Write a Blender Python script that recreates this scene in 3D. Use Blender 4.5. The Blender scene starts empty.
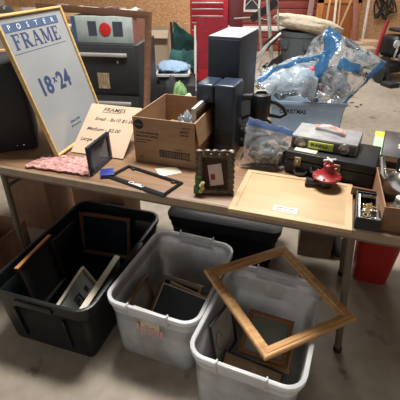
import bpy, bmesh, math, random
from mathutils import Vector, Matrix, noise
D = bpy.data
SC = bpy.context.scene
COL = SC.collection
V = Vector
random.seed(4)
R = math.radians

# ------------------------------------------------------------------ camera
CAM_H, PITCH, F = 1.5, R(31), 392.0
cp, sp = math.cos(PITCH), math.sin(PITCH)
cd = D.cameras.new('camera')
cam = D.objects.new('camera', cd)
COL.objects.link(cam)
cam.location = (0, 0, CAM_H)
cam.rotation_euler = (R(90) - PITCH, 0, 0)
cd.sensor_width = 36
cd.lens = F / 400 * 36
cd.clip_start = .01
SC.camera = cam


def ray(u, v):
    a, b = (u - 200) / F, (200 - v) / F
    return V((a, cp + b * sp, -sp + b * cp))


def at(u, v, z):
    d = ray(u, v)
    return V((0, 0, CAM_H)) + d * ((z - CAM_H) / d.z)


def aty(u, v, y):
    d = ray(u, v)
    return V((0, 0, CAM_H)) + d * (y / d.y)


# ------------------------------------------------------------------ materials
_m = {}


def mat(name, col, rough=.6, metal=0., col2=None, scale=20., bump=0., bscale=None, stretch=(1, 1, 1),
        alpha=1., spec=None, trans=0., detail=4, lo=.35, hi=.65, coat=0., sss=0.):
    if name in _m:
        return _m[name]
    m = D.materials.new(name)
    m.use_nodes = True
    nt = m.node_tree
    b = nt.nodes['Principled BSDF']
    b.inputs['Roughness'].default_value = rough
    b.inputs['Metallic'].default_value = metal
    b.inputs['Base Color'].default_value = (*col, 1)
    b.inputs['Alpha'].default_value = alpha
    b.inputs['Transmission Weight'].default_value = trans
    b.inputs['Coat Weight'].default_value = coat
    if spec is not None:
        b.inputs['Specular IOR Level'].default_value = spec
    tc = nt.nodes.new('ShaderNodeTexCoord')
    mp = nt.nodes.new('ShaderNodeMapping')
    mp.inputs['Scale'].default_value = stretch
    nt.links.new(tc.outputs['Object'], mp.inputs['Vector'])
    if col2 is None:
        col2 = tuple(c * .82 for c in col)
    n = nt.nodes.new('ShaderNodeTexNoise')
    n.inputs['Scale'].default_value = scale
    n.inputs['Detail'].default_value = detail
    nt.links.new(mp.outputs['Vector'], n.inputs['Vector'])
    r = nt.nodes.new('ShaderNodeValToRGB')
    r.color_ramp.elements[0].position = lo
    r.color_ramp.elements[1].position = hi
    r.color_ramp.elements[0].color = (*col, 1)
    r.color_ramp.elements[1].color = (*col2, 1)
    nt.links.new(n.outputs['Fac'], r.inputs['Fac'])
    nt.links.new(r.outputs['Color'], b.inputs['Base Color'])
    if bump:
        n2 = nt.nodes.new('ShaderNodeTexNoise')
        n2.inputs['Scale'].default_value = bscale or scale
        n2.inputs['Detail'].default_value = 3
        nt.links.new(mp.outputs['Vector'], n2.inputs['Vector'])
        bp = nt.nodes.new('ShaderNodeBump')
        bp.inputs['Strength'].default_value = bump
        bp.inputs['Distance'].default_value = .01
        nt.links.new(n2.outputs['Fac'], bp.inputs['Height'])
        nt.links.new(bp.outputs['Normal'], b.inputs['Normal'])
    _m[name] = m
    return m


def wood(name, c1, c2, rough=.45, stretch=(3, 40, 40), scale=1.5):
    return mat(name, c1, rough, col2=c2, scale=scale, stretch=stretch, detail=6, bump=.08, lo=.3, hi=.7)


def film(name, tint, clear, rough=.15, bump=.6, bscale=30., tcol=(1, 1, 1)):
    """thin see-through plastic: clear share, milky share, gloss"""
    if name in _m:
        return _m[name]
    m = D.materials.new(name)
    m.use_nodes = True
    nt = m.node_tree
    nt.nodes.clear()
    N = nt.nodes.new
    L = nt.links.new
    out = N('ShaderNodeOutputMaterial')
    tr = N('ShaderNodeBsdfTransparent')
    tr.inputs['Color'].default_value = (*tcol, 1)
    df = N('ShaderNodeBsdfDiffuse')
    df.inputs['Color'].default_value = (*tint, 1)
    tl = N('ShaderNodeBsdfTranslucent')
    tl.inputs['Color'].default_value = (*tint, 1)
    gl = N('ShaderNodeBsdfGlossy')
    gl.inputs['Roughness'].default_value = rough
    m1, m2, m3 = N('ShaderNodeMixShader'), N('ShaderNodeMixShader'), N('ShaderNodeMixShader')
    m1.inputs['Fac'].default_value = .5
    L(df.outputs[0], m1.inputs[1])
    L(tl.outputs[0], m1.inputs[2])
    tc = N('ShaderNodeTexCoord')
    nz = N('ShaderNodeTexNoise')
    nz.inputs['Scale'].default_value = bscale
    L(tc.outputs['Object'], nz.inputs['Vector'])
    mr = N('ShaderNodeMapRange')
    mr.inputs['From Min'].default_value = .3
    mr.inputs['From Max'].default_value = .7
    mr.inputs['To Min'].default_value = max(0, clear - .12)
    mr.inputs['To Max'].default_value = min(1, clear + .12)
    L(nz.outputs['Fac'], mr.inputs['Value'])
    L(mr.outputs[0], m2.inputs['Fac'])
    L(m1.outputs[0], m2.inputs[1])
    L(tr.outputs[0], m2.inputs[2])
    fr = N('ShaderNodeFresnel')
    fr.inputs['IOR'].default_value = 1.4
    bp = N('ShaderNodeBump')
    bp.inputs['Strength'].default_value = bump
    bp.inputs['Distance'].default_value = .01
    L(nz.outputs['Fac'], bp.inputs['Height'])
    for s in (df, tl, gl, fr):
        L(bp.outputs[0], s.inputs['Normal'])
    L(fr.outputs[0], m3.inputs['Fac'])
    L(m2.outputs[0], m3.inputs[1])
    L(gl.outputs[0], m3.inputs[2])
    L(m3.outputs[0], out.inputs['Surface'])
    _m[name] = m
    return m


M_ = dict(
    table=wood('table_laminate', (.26, .15, .085), (.16, .09, .05), .38, (2.5, 30, 30)),
    edge=mat('table_edge', (.33, .24, .165), .5),
    steel_brown=mat('brown_steel', (.15, .115, .085), .5),
    black=mat('black_plastic', (.007, .008, .009), .42, spec=.4, col2=(.013, .014, .016), bump=.1, bscale=200),
    blackm=mat('black_matte', (.015, .015, .017), .7),
    tote=mat('tote_black', (.005, .006, .007), .38, spec=.35, col2=(.010, .012, .014), scale=8, bump=.15, bscale=60),
    navy=mat('navy_plastic', (.012, .022, .042), .38, col2=(.016, .03, .055)),
    tower=mat('navy_vinyl', (.018, .027, .045), .42, col2=(.022, .033, .055), bump=.2, bscale=250),
    card=mat('cardboard', (.36, .22, .125), .85, col2=(.30, .18, .10), scale=12, stretch=(1, 1, 4)),
    cardin=mat('cardboard_inside', (.30, .185, .11), .9),
    cardl=mat('cardboard_light', (.48, .36, .26), .85, col2=(.43, .32, .23), scale=8),
    gold=wood('gold_leaf', (.62, .42, .17), (.42, .27, .10), .32),
    oak=wood('oak', (.66, .39, .17), (.42, .21, .08), .42, (4, 55, 55)),
    walnut=wood('walnut', (.17, .075, .04), (.10, .045, .025), .4),
    tanwood=wood('tan_wood', (.50, .31, .16), (.38, .22, .11), .5),
    bass=wood('basswood_panel', (.50, .36, .21), (.43, .30, .17), .4, (2, 12, 12)),
    darkframe=mat('dark_frame', (.03, .022, .018), .4),
    cream=mat('cream', (.62, .56, .44), .6),
    white=mat('white_paper', (.72, .72, .70), .7),
    ink=mat('ink', (.015, .015, .02), .7),
    blueink=mat('blue_ink', (.022, .042, .115), .6),
    blueband=mat('blue_band', (.045, .08, .17), .6),
    poster=mat('poster_paper', (.27, .28, .29), .2, col2=(.23, .24, .25), scale=3, coat=.25),
    glassdark=mat('dark_glass', (.012, .018, .028), .12, spec=.6),
    glassgrey=mat('grey_glass', (.26, .29, .27), .15, col2=(.2, .23, .2), scale=5),
    red=mat('red_paint', (.50, .02, .02), .4, col2=(.38, .015, .015)),
    chestred=mat('tool_chest_red', (.62, .03, .055), .35, col2=(.5, .02, .04)),
    dkred=mat('dark_red', (.30, .015, .03), .5),
    chrome=mat('chrome', (.75, .75, .74), .18, metal=1.),
    alu=mat('aluminium', (.62, .62, .60), .4, metal=.6),
    brass=mat('brass', (.50, .36, .14), .35, metal=.8),
    pewter=mat('pewter_gold', (.075, .06, .045), .38, metal=.6, col2=(.16, .125, .08), scale=60, bump=.6),
    green=mat('green_cloth', (.012, .075, .062), .85, col2=(.006, .035, .035), scale=9),
    leaf=mat('leaf_green', (.035, .10, .03), .6, col2=(.08, .17, .05), scale=60),
    yellow=mat('yellow', (.72, .52, .03), .6),
    pyellow=mat('pale_yellow', (.62, .55, .22), .6),
    mint=mat('mint_card', (.36, .62, .36), .6),
    greytrash=mat('grey_plastic', (.11, .135, .15), .55),
    beige=mat('beige_cloth', (.52, .45, .34), .9, bump=.3, bscale=20),
    pink=mat('pink_knit', (.56, .31, .28), .95, col2=(.22, .10, .10), scale=55, bump=1., bscale=90),
    bluecloth=mat('blue_cloth', (.28, .42, .62), .8),
    tealbox=mat('grey_teal_carton', (.33, .38, .37), .6),
    redwood=mat('box_side_brown', (.28, .11, .07), .7),
    royal=mat('royal_blue', (.02, .035, .22), .35),
    sticker=mat('pink_sticker', (.62, .36, .34), .6),
    soil=mat('dark_fill', (.012, .012, .014), .6, col2=(.045, .045, .05), scale=35, bump=1.),
    brick=mat('tan_rubble', (.42, .29, .19), .9, col2=(.3, .2, .13), scale=9),
    clearbin=film('clear_tub', (.92, .94, .96), .48, .3, .08, 12.),
    clearrim=film('clear_tub_rim', (.92, .93, .95), .06, .25, .05, 12.),
    bag=film('clear_bag', (.8, .88, .95), .82, .12, 1., 26.),
    bagblue=film('blue_bag_film', (.07, .20, .38), .4, .15, 1., 22., (.5, .75, 1)),
    bagmilk=film('milky_bag', (.74, .84, .93), .66, .14, 1., 18., (.85, .93, 1)),
    tub=film('christmas_tub', (.72, .86, 1.0), .06, .3, .1, 12.),
)

# ------------------------------------------------------------------ mesh builder


class MB:
    def __init__(s):
        s.bm = bmesh.new()

    def _tf(s, vs, M):
        if M is not None:
            bmesh.ops.transform(s.bm, matrix=M, verts=vs)

    def box(s, x0, x1, y0, y1, z0, z1, bev=0., M=None, seg=2):
        r = bmesh.ops.create_cube(s.bm, size=1)
        vs = r['verts']
        bmesh.ops.transform(s.bm, matrix=Matrix.Translation(((x0 + x1) / 2, (y0 + y1) / 2, (z0 + z1) / 2)) @
                            Matrix.Diagonal((abs(x1 - x0), abs(y1 - y0), abs(z1 - z0), 1)), verts=vs)
        if bev:
            es = list({e for v in vs for e in v.link_edges})
            g = bmesh.ops.bevel(s.bm, geom=es, offset=bev, segments=seg, affect='EDGES', profile=.5)
            vs = g['verts']
        s._tf(vs, M)
        return s

    def loft(s, loops, cap0=True, cap1=True, M=None, closed=True):
        rows = [[s.bm.verts.new(p) for p in l] for l in loops]
        n = len(rows[0])
        for a, b in zip(rows, rows[1:]):
            for i in range(n if closed else n - 1):
                j = (i + 1) % n
                try:
                    s.bm.faces.new((a[i], a[j], b[j], b[i]))
                except ValueError:
                    pass
        if cap0:
            s.bm.faces.new(list(reversed(rows[0])))
        if cap1:
            s.bm.faces.new(rows[-1])
        s._tf([v for r in rows for v in r], M)
        return s

    def tube(s, pts, r, seg=10, M=None, cap=True, close=False):
        pts = [V(p) for p in pts]
        rs = r if isinstance(r, (list, tuple)) else [r] * len(pts)
        loops = []
        prev = None
        n = len(pts)
        for i, p in enumerate(pts):
            if close:
                t = (pts[(i + 1) % n] - pts[i - 1]).normalized()
            else:
                t = (pts[min(i + 1, n - 1)] - pts[max(i - 1, 0)]).normalized()
            if prev is None:
                a = V((0, 0, 1)) if abs(t.z) < .9 else V((1, 0, 0))
                nx = t.cross(a).normalized()
            else:
                nx = (prev - t * prev.dot(t)).normalized()
            prev = nx
            ny = t.cross(nx)
            loops.append([p + (nx * math.cos(2 * math.pi * k / seg) + ny * math.sin(2 * math.pi * k / seg)) * rs[i]
                          for k in range(seg)])
        if close:
            loops.append(loops[0])
            return s.loft(loops, False, False, M)
        return s.loft(loops, cap, cap, M)

    def lathe(s, prof, seg=24, M=None):
        loops = [[(max(r, .0004) * math.cos(2 * math.pi * k / seg), max(r, .0004) * math.sin(2 * math.pi * k / seg), z)
                  for k in range(seg)] for r, z in prof]
        return s.loft(loops, True, True, M)

    def prism(s, pts, z0, z1, M=None):
        return s.loft([[(x, y, z0) for x, y in pts], [(x, y, z1) for x, y in pts]], True, True, M)

    def ring(s, w, h, prof, M=None):
        """mitred rectangular moulding; prof = closed list of (inset, z)"""
        loops = []
        for (d, z) in prof:
            loops.append([(d, d, z), (w - d, d, z), (w - d, h - d, z), (d, h - d, z)])
        rows = [[s.bm.verts.new(p) for p in l] for l in loops]
        n = len(rows)
        for i in range(n):
            a, b = rows[i], rows[(i + 1) % n]
            for k in range(4):
                j = (k + 1) % 4
                s.bm.faces.new((a[k], a[j], b[j], b[k]))
        s._tf([v for r in rows for v in r], M)
        return s

    def ball(s, c, r, sub=2, nz=0., ns=8., seed=0, M=None):
        g = bmesh.ops.create_icosphere(s.bm, subdivisions=sub, radius=1)
        rr = r if isinstance(r, (tuple, list)) else (r, r, r)
        c = V(c)
        for v in g['verts']:
            d = v.co.normalized()
            k = 1 + nz * noise.noise(d * ns * .3 + V((seed * 7.3, seed, 0))) + nz * .5 * noise.noise(d * ns + V((seed, 0, 3)))
            v.co = c + V((d.x * rr[0], d.y * rr[1], d.z * rr[2])) * k
        s._tf(g['verts'], M)
        return s

    def sheet(s, P, nx=24, ny=24, amp=.01, freq=12., seed=0, th=.0012):
        """P(s,t)->Vector; crumpled sheet with thickness"""
        def g(off):
            rows = []
            for j in range(ny + 1):
                row = []
                for i in range(nx + 1):
                    p = P(i / nx, j / ny)
                    q = p * freq + V((seed * 3.1, 0, seed))
                    ridg = 1 - 2 * abs(noise.noise(q))
                    d = V((noise.noise(q + V((9, 0, 0))), noise.noise(q + V((0, 9, 0))), ridg * .6)) * amp
                    row.append(s.bm.verts.new(p + d + V((0, 0, off))))
                rows.append(row)
            return rows
        A = g(0)
        B = g(-th)
        for j in range(ny):
            for i in range(nx):
                s.bm.faces.new((A[j][i], A[j][i + 1], A[j + 1][i + 1], A[j + 1][i]))
                s.bm.faces.new((B[j][i], B[j + 1][i], B[j + 1][i + 1], B[j][i + 1]))
        for i in range(nx):
            s.bm.faces.new((A[0][i], B[0][i], B[0][i + 1], A[0][i + 1]))
            s.bm.faces.new((A[ny][i], A[ny][i + 1], B[ny][i + 1], B[ny][i]))
        for j in range(ny):
            s.bm.faces.new((A[j][0], A[j + 1][0], B[j + 1][0], B[j][0]))
            s.bm.faces.new((A[j][nx], B[j][nx], B[j + 1][nx], A[j + 1][nx]))
        return s

    def build(s, name, m, parent=None, smooth=True, ang=40, M=None, label=None):
        if M is not None:
            s._tf(s.bm.verts, M)
        bmesh.ops.recalc_face_normals(s.bm, faces=s.bm.faces)
        me = D.meshes.new(name)
        s.bm.to_mesh(me)
        s.bm.free()
        me.materials.append(m)
        if smooth:
            me.polygons.foreach_set('use_smooth', [True] * len(me.polygons))
            me.set_sharp_from_angle(angle=R(ang))
        o = D.objects.new(name, me)
        COL.objects.link(o)
        if parent:
            o.parent = parent
        if label:
            o['label'] = label
        return o


def thing(name, label, cat, M=None, group=None):
    o = D.objects.new(name, None)
    o.empty_display_size = .05
    COL.objects.link(o)
    if M is not None:
        o.matrix_world = M
    o['label'] = label
    o['category'] = cat
    if group:
        o['group'] = group
    return o


def tag(o, label, cat, group=None, M=None):
    o['label'] = label
    o['category'] = cat
    if group:
        o['group'] = group
    if M is not None:
        o.matrix_world = M
    return o


def struct(o):
    o['kind'] = 'structure'
    return o


def TL(x, y, z, rz=0):
    return Matrix.Translation((x, y, z)) @ Matrix.Rotation(rz, 4, 'Z')


def PM(o, u, up):
    u = u.normalized()
    up = (up - u * up.dot(u)).normalized()
    n = u.cross(up)
    return Matrix(((u.x, up.x, n.x, o.x), (u.y, up.y, n.y, o.y), (u.z, up.z, n.z, o.z), (0, 0, 0, 1)))


def base(a, b, z):
    """two floor-plane pixels -> matrix at left corner with x along, width"""
    A, B = at(*a, z), at(*b, z)
    d = B - A
    return TL(A.x, A.y, z, math.atan2(d.y, d.x)), d.length


def hang(Pa, Pb, h, lean, side=1):
    """rectangle whose top edge runs Pa->Pb; lean from vertical; +side: top tips away from its face"""
    u = (Pb - Pa).normalized()
    n = V((0, 0, 1)).cross(u).normalized()     # away from the viewer of the face
    up = V((0, 0, 1)) * math.cos(lean) + n * side * math.sin(lean)
    up = (up - u * up.dot(u)).normalized()
    return PM(Pa - up * h, u, up), (Pb - Pa).length


def text(s, size, m, parent, x, y, z=0., name='lettering', ext=.0006, rot=0., off=0., sx=1., label=None, M=None, al='LEFT', shear=0.):
    cu = D.curves.new('t', 'FONT')
    cu.body = s
    cu.size = size
    cu.extrude = ext
    cu.offset = off
    cu.shear = shear
    cu.align_x = al
    cu.resolution_u = 3
    o = D.objects.new('t', cu)
    COL.objects.link(o)
    dg = bpy.context.evaluated_depsgraph_get()
    me = D.meshes.new_from_object(o.evaluated_get(dg))
    D.objects.remove(o)
    me.name = name
    me.materials.clear()
    me.materials.append(m)
    T = Matrix.Translation((x, y, z)) @ Matrix.Rotation(rot, 4, 'Z') @ Matrix.Diagonal((sx, 1, 1, 1))
    if M is not None:
        T = M @ T
    me.transform(T)
    q = D.objects.new(name, me)
    COL.objects.link(q)
    q.parent = parent
    if label:
        q['label'] = label
    return q


UPR = Matrix.Rotation(R(90), 4, 'X')      # xy text plane -> upright xz plane facing -y


def picture_frame(label, M, w, h, rail, th, fm, inner, name='picture_frame', back=None, mat_border=None, cat='picture frame', lip=None, dome=.25):
    t = thing(name, label, cat, M)
    pr = [(0, 0), (rail, 0), (rail, th * .55), (rail * .8, th * .7), (rail * .5, th), (rail * .15, th), (0, th * (1 - dome))]
    MB().ring(w, h, pr).build('moulding', fm, t)
    if lip:
        MB().ring(w - 2 * rail + .004, h - 2 * rail + .004, [(0, th * .3), (.006, th * .3), (.006, th * .62), (0, th * .62)],
                  M=Matrix.Translation((rail - .002, rail - .002, 0))).build('inner_lip', lip, t)
    if mat_border:
        b, bmx = mat_border
        MB().ring(w - 2 * rail, h - 2 * rail, [(0, th * .25), (b, th * .25), (b, th * .4), (0, th * .4)],
                  M=Matrix.Translation((rail, rail, 0))).build('mat_board', bmx, t)
    if inner:
        MB().box(rail * .7, w - rail * .7, rail * .7, h - rail * .7, th * .08, th * .3).build('picture', inner, t)
    return t


def rrect(w, d, r, n=5):
    P = []
    for cx, cy, a0 in ((w / 2 - r, d / 2 - r, 0), (-w / 2 + r, d / 2 - r, 90), (-w / 2 + r, -d / 2 + r, 180), (w / 2 - r, -d / 2 + r, 270)):
        for k in range(n + 1):
            a = R(a0 + 90 * k / n)
            P.append((cx + r * math.cos(a), cy + r * math.sin(a)))
    return P


def tub(t, w, d, h, taper, r, body, rim, wall=.003, lip=.018, notch=False):
    def L(dw, z, rr=r):
        return [(x, y, z) for x, y in rrect(w + 2 * dw, d + 2 * dw, max(.01, rr + dw))]
    ti = taper
    m = MB()
    m.loft([L(-ti, 0), L(-ti, .0), L(-ti + .004, .02), L(-ti * .5 - .003, h * .5), L(-.016, h * .78), L(-.010, h * .8), L(-.010, h - .012),
            L(-.010 - wall, h - .012), L(-.010 - wall, h * .8), L(-.016 - wall, h * .78), L(-ti * .5 - .003 - wall, h * .5), L(-ti - wall + .004, .02), L(-ti - wall, .006)])
    m.build('body', body, t)
    m = MB()
    m.loft([L(-.013, h - .02), L(-.009, h - .02), L(-.009, h - .008), L(0, h - .010), L(0, h - .022), L(.003, h - .022),
            L(.003, h - .002), L(-.002, h), L(-.011, h), L(-.014, h - .004), L(-.013, h - .02)], False, False)
    m.build('rim', rim, t)


# ------------------------------------------------------------------ setting
def floor_mat():
    m = D.materials.new('concrete')
    m.use_nodes = True
    nt = m.node_tree
    b = nt.nodes['Principled BSDF']
    N, L = nt.nodes.new, nt.links.new
    tc = N('ShaderNodeTexCoord')
    n1 = N('ShaderNodeTexNoise'); n1.inputs['Scale'].default_value = 1.6; n1.inputs['Detail'].default_value = 8
    n2 = N('ShaderNodeTexNoise'); n2.inputs['Scale'].default_value = 14; n2.inputs['Detail'].default_value = 8
    n3 = N('ShaderNodeTexNoise'); n3.inputs['Scale'].default_value = 5.2; n3.inputs['Detail'].default_value = 5
    for n in (n1, n2, n3):
        L(tc.outputs['Object'], n.inputs['Vector'])
    r1 = N('ShaderNodeValToRGB')
    r1.color_ramp.elements[0].position = .3; r1.color_ramp.elements[0].color = (.275, .23, .18, 1)
    r1.color_ramp.elements[1].position = .7; r1.color_ramp.elements[1].color = (.365, .315, .255, 1)
    L(n1.outputs['Fac'], r1.inputs['Fac'])
    r2 = N('ShaderNodeValToRGB')
    r2.color_ramp.elements[0].position = .3; r2.color_ramp.elements[0].color = (.78, .78, .78, 1)
    r2.color_ramp.elements[1].position = .65; r2.color_ramp.elements[1].color = (1, 1, 1, 1)
    L(n2.outputs['Fac'], r2.inputs['Fac'])
    r3 = N('ShaderNodeValToRGB')       # oil stains
    r3.color_ramp.elements[0].position = .30; r3.color_ramp.elements[0].color = (.33, .27, .22, 1)
    r3.color_ramp.elements[1].position = .37; r3.color_ramp.elements[1].color = (1, 1, 1, 1)
    L(n3.outputs['Fac'], r3.inputs['Fac'])
    def mul(a, c):
        x = N('ShaderNodeMix'); x.data_type = 'RGBA'; x.blend_type = 'MULTIPLY'; x.inputs[0].default_value = 1
        L(a, x.inputs[6]); L(c, x.inputs[7])
        return x.outputs[2]
    c = mul(mul(r1.outputs[0], r2.outputs[0]), r3.outputs[0])
    L(c, b.inputs['Base Color'])
    b.inputs['Roughness'].default_value = .62
    bp = N('ShaderNodeBump'); bp.inputs['Strength'].default_value = .15; bp.inputs['Distance'].default_value = .01
    L(n2.outputs['Fac'], bp.inputs['Height']); L(bp.outputs[0], b.inputs['Normal'])
    return m


def osb_mat():
    m = mat('osb_board', (.62, .36, .18), .8, col2=(.42, .22, .105), scale=34, stretch=(1, 1, 2.2), bump=.3, lo=.42, hi=.58)
    return m


def siding_mat():
    return mat('red_siding', (.24, .045, .03), .65, col2=(.17, .03, .02), scale=4, stretch=(1, 1, 14), bump=.2)


WY = 8.4
struct(MB().box(-6, 8, -3, WY + .2, -.1, 0).build('floor', floor_mat()))
struct(MB().box(-6, 8, WY, WY + .15, 0, 3.3).build('wall_back', osb_mat()))


def X(u, y, v=20):
    return aty(u, v, y).x


wallm = mat('painted_wall', (.55, .52, .47), .85)
struct(MB().box(-3.9, -3.75, 3.0, WY, 0, 3.3).build('wall_left', wallm))  # unseen; cut short so daylight comes in from the left front
struct(MB().box(-.7, 5.75, -2.2, -2.05, 0, 3.3).build('wall_blocker', wallm))  # unseen wall added behind the camera to keep light off the right floor
struct(MB().box(5.6, 5.75, -3, WY, 0, 3.3).build('wall_right', wallm))
struct(MB().box(-3.9, 5.75, -3, WY + .15, 3.3, 3.4).build('ceiling', wallm))
# red plank siding with white base band (the shed front against the back wall)
x0, x1 = X(228, WY), X(314, WY)
m = MB()
z = 0.62
k = 0
m.box(x0, x1, WY - .06, WY - .001, 0, 3)
for i in range(22):
    m.box(x0, x1, WY - .085, WY - .06, i * .13, i * .13 + .12, .006)
struct(m.build('wall_shed', siding_mat()))
zb = aty(270, 31, WY - .1).z
zt = aty(270, 26, WY - .1).z
struct(MB().box(x0 + .1, x1 - .1, WY - .11, WY - .086, zb, zt, .005).build('trim_1', mat('white_trim', (.72, .66, .62), .6)))
# lattice window
o = struct(MB().ring(.32, .7, [(0, 0), (.04, 0), (.04, .03), (0, .03)], M=UPR).build('window_1', mat('window_frame_white', (.6, .55, .5), .6)))
wl = aty(243, 12, WY - .12)
o.matrix_world = TL(wl.x, WY - .09, wl.z, 0)
m = MB()
for i in range(-3, 8):
    for s in (1, -1):
        pts = []
        a0 = V((.04, -.02, i * .1 if s == 1 else i * .1 + .24))
        a1 = V((.28, -.02, i * .1 + .24 if s == 1 else i * .1))
        if min(a0.z, a1.z) > .02 and max(a0.z, a1.z) < .68:
            m.tube([a0, a1], .007, 6)
q = m.build('lattice', mat('window_frame_white', (.6, .55, .5)), o)
MB().box(.03, .29, -.012, -.006, .03, .67).build('pane', mat('dark_pane', (.05, .05, .06), .1), o)

# brown wooden door at the back
dl, dr = X(314, WY), X(357, WY)
t = MB().box(dl, dr, WY - .06, WY - .001, 0, 2.1).build('door_1', wood('door_wood', (.42, .15, .05), (.32, .10, .035), .5, (8, 8, 1), 4))
struct(t)
m = MB()
zz = aty(330, 3, WY).z
for (a, b, c, d) in ((dl, dl + .13, 0, 2.1), (dr - .1, dr, 0, 2.1), (dl, dr, zz, zz + .12), (dl, dr, 0, .18), (dl, dr, 1.96, 2.1)):
    m.box(a, b, WY - .085, WY - .06, c, d, .005)
m.build('door_stile', wood('door_wood_light', (.62, .26, .08), (.50, .20, .06), .5, (8, 8, 1), 4), t)

# ------------------------------------------------------------------ folding table
T = .74
pA = at(0, 166, T)
pB = at(400, 237, T)
yaw = math.atan2(pB.y - pA.y, pB.x - pA.x)
TX = TL(pA.x, pA.y, 0, yaw) @ Matrix.Translation((-.30, 0, 0))
LEN, DEP = 2.03, .76
t = thing('folding_table', 'long folding table with brown woodgrain top and tan edge, holding the sale items', 'table', TX)
MB().box(0, LEN, 0, DEP, T - .03, T, .006).build('table_top', M_['table'], t)
MB().ring(LEN + .008, DEP + .008, [(0, T - .034), (.012, T - .034), (.012, T - .001), (.006, T + .0008), (0, T - .004)],
          M=Matrix.Translation((-.004, -.004, 0))).build('edge_band', M_['edge'], t)
MB().ring(LEN - .08, DEP - .06, [(0, T - .065), (.015, T - .065), (.015, T - .034), (0, T - .034)],
          M=Matrix.Translation((.04, .03, 0))).build('apron', M_['steel_brown'], t)
Ti = TX.inverted()
rf = Ti @ at(337, 350, 0)
lf = Ti @ at(53, 236, .42)
lfx = (Ti @ V((-.885, 2.0, 0))).x
for fx, sgn in ((rf.x, 1), (lfx, -1)):
    y0, y1 = rf.y, DEP - .10
    tx = fx - sgn * (.06 if sgn > 0 else .015)
    for yy in (y0, y1):
        MB().tube([(tx, yy, T - .06), (fx, yy, .012)], .0155, 10).build('leg', M_['steel_brown'], t)
        MB().lathe([(.016, 0), (.019, .004), (.019, .022), (.0165, .026)], 12, M=Matrix.Translation((fx, yy, 0))).build('foot_cap', M_['blackm'], t)
    MB().tube([(tx + sgn * .012, y0, T - .2), (tx + sgn * .012, y1, T - .2)], .009, 8).tube([(tx, y0, T - .075), (tx, y1, T - .075)], .012, 8).build('crossbar', M_['steel_brown'], t)
    MB().tube([(tx + sgn * .012, DEP / 2, T - .2), (tx - sgn * .28, DEP / 2, T - .06)], .008, 8).build('brace', M_['steel_brown'], t)

# ------------------------------------------------------------------ poster frame
def serif_word(word, h, mt, parent, x, y, z, wf=1., name='lettering'):
    tk, tn = .17, .065
    G = {
        'F': (.72, [(.2, 0, .2, 1, tk), (.1, .97, .66, .97, tn), (.2, .52, .5, .52, tn)], [(.04, .36, .02), (.04, .3, .98)], [(.63, .76, .98), (.47, .4, .64)]),
        'R': (.86, [(.2, 0, .2, 1, tk), (.2, .97, .5, .97, tn), (.5, .97, .64, .85, .1), (.64, .85, .64, .65, tk), (.64, .65, .5, .5, .1), (.5, .5, .2, .5, tn), (.42, .5, .72, .02, tk)], [(.04, .36, .02), (.62, .88, .02), (.04, .3, .98)], []),
        'A': (.92, [(.14, 0, .44, 1, tn), (.44, 1, .76, 0, tk), (.24, .35, .6, .35, tn)], [(.02, .26, .02), (.6, .92, .02)], []),
        'M': (1.08, [(.16, 0, .16, 1, tn), (.18, 1, .52, .1, tk), (.52, .1, .86, 1, tn), (.88, 0, .88, 1, tk)], [(.04, .28, .02), (.74, 1.02, .02), (.04, .24, .98), (.8, 1.02, .98)], []),
        'E': (.80, [(.2, 0, .2, 1, tk), (.1, .97, .66, .97, tn), (.2, .52, .5, .52, tn), (.1, .03, .68, .03, tn)], [(.04, .3, .02), (.04, .3, .98)], [(.63, .76, .98), (.47, .4, .64), (.66, .0, .24)]),
    }
    mb = MB()
    cx = 0
    for ch in word:
        wd, st, sf, vt = G[ch]
        for i, (a, b, c, d, k) in enumerate(st):
            p, q = V((a, b, 0)), V((c, d, 0))
            dr_ = (q - p).normalized()
            n = V((-dr_.y, dr_.x, 0)) * k / 2
            e = .0003 * i
            mb.loft([[((cx + r_.x) * h * wf + x, r_.y * h + y, z) for r_ in (p - n, q - n, q + n, p + n)],
                     [((cx + r_.x) * h * wf + x, r_.y * h + y, z + .0008 + e * .2) for r_ in (p - n, q - n, q + n, p + n)]])
        for a, b, yy in sf:
            mb.box((cx + a) * h * wf + x, (cx + b) * h * wf + x, (yy - .025) * h + y, (yy + .025) * h + y, z, z + .001)
        for (xx, ya, yb) in vt:
            mb.box((cx + xx - .03) * h * wf + x, (cx + xx + .03) * h * wf + x, ya * h + y, yb * h + y, z, z + .0011)
        cx += wd + .06
    return mb.build(name, mt, parent, smooth=False)


W, Hh = .465, .607
yw, th = 1.292, 1.29
u = V((math.cos(yw), math.sin(yw), 0))
n = V((-math.sin(yw), math.cos(yw), 0))
up = n * math.cos(th) + V((0, 0, 1)) * math.sin(th)
PO = V((-.658, 1.632, T + .003))
PMx = PM(PO, u, up)
t = thing('poster_frame', 'large thin gold poster frame with grey 18 x 24 insert at the table left end', 'picture frame', PMx)
MB().ring(W, Hh, [(0, 0), (.013, 0), (.013, .014), (.009, .018), (.003, .018), (0, .014)]).build('moulding', M_['gold'], t)
MB().box(.01, W - .01, .01, Hh - .01, .003, .008).build('poster_insert', M_['poster'], t)
MB().box(.03, W - .06, Hh - .070, Hh - .036, .008, .009).build('title_band', M_['blueband'], t, smooth=False)
for i, ch in enumerate('POSTER'):
    text(ch, .030, M_['white'], t, .062 + i * .060, Hh - .063, .0095, ext=.0004, sx=1.1, al='CENTER')
serif_word('FRAME', .060, M_['blueink'], t, .05, Hh - .140, .0085, 1.2)
MB().box(.03, W - .06, Hh - .157, Hh - .1555, .008, .0088).build('rule_line', M_['blueink'], t, smooth=False)
text('18', .105, M_['blueink'], t, .08, .262, .0085, off=.003, sx=.95)
text('x', .05, M_['blueink'], t, .193, .297, .0085, off=.001)
text('24', .105, M_['blueink'], t, .222, .262, .0085, off=.003, sx=.95)
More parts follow.
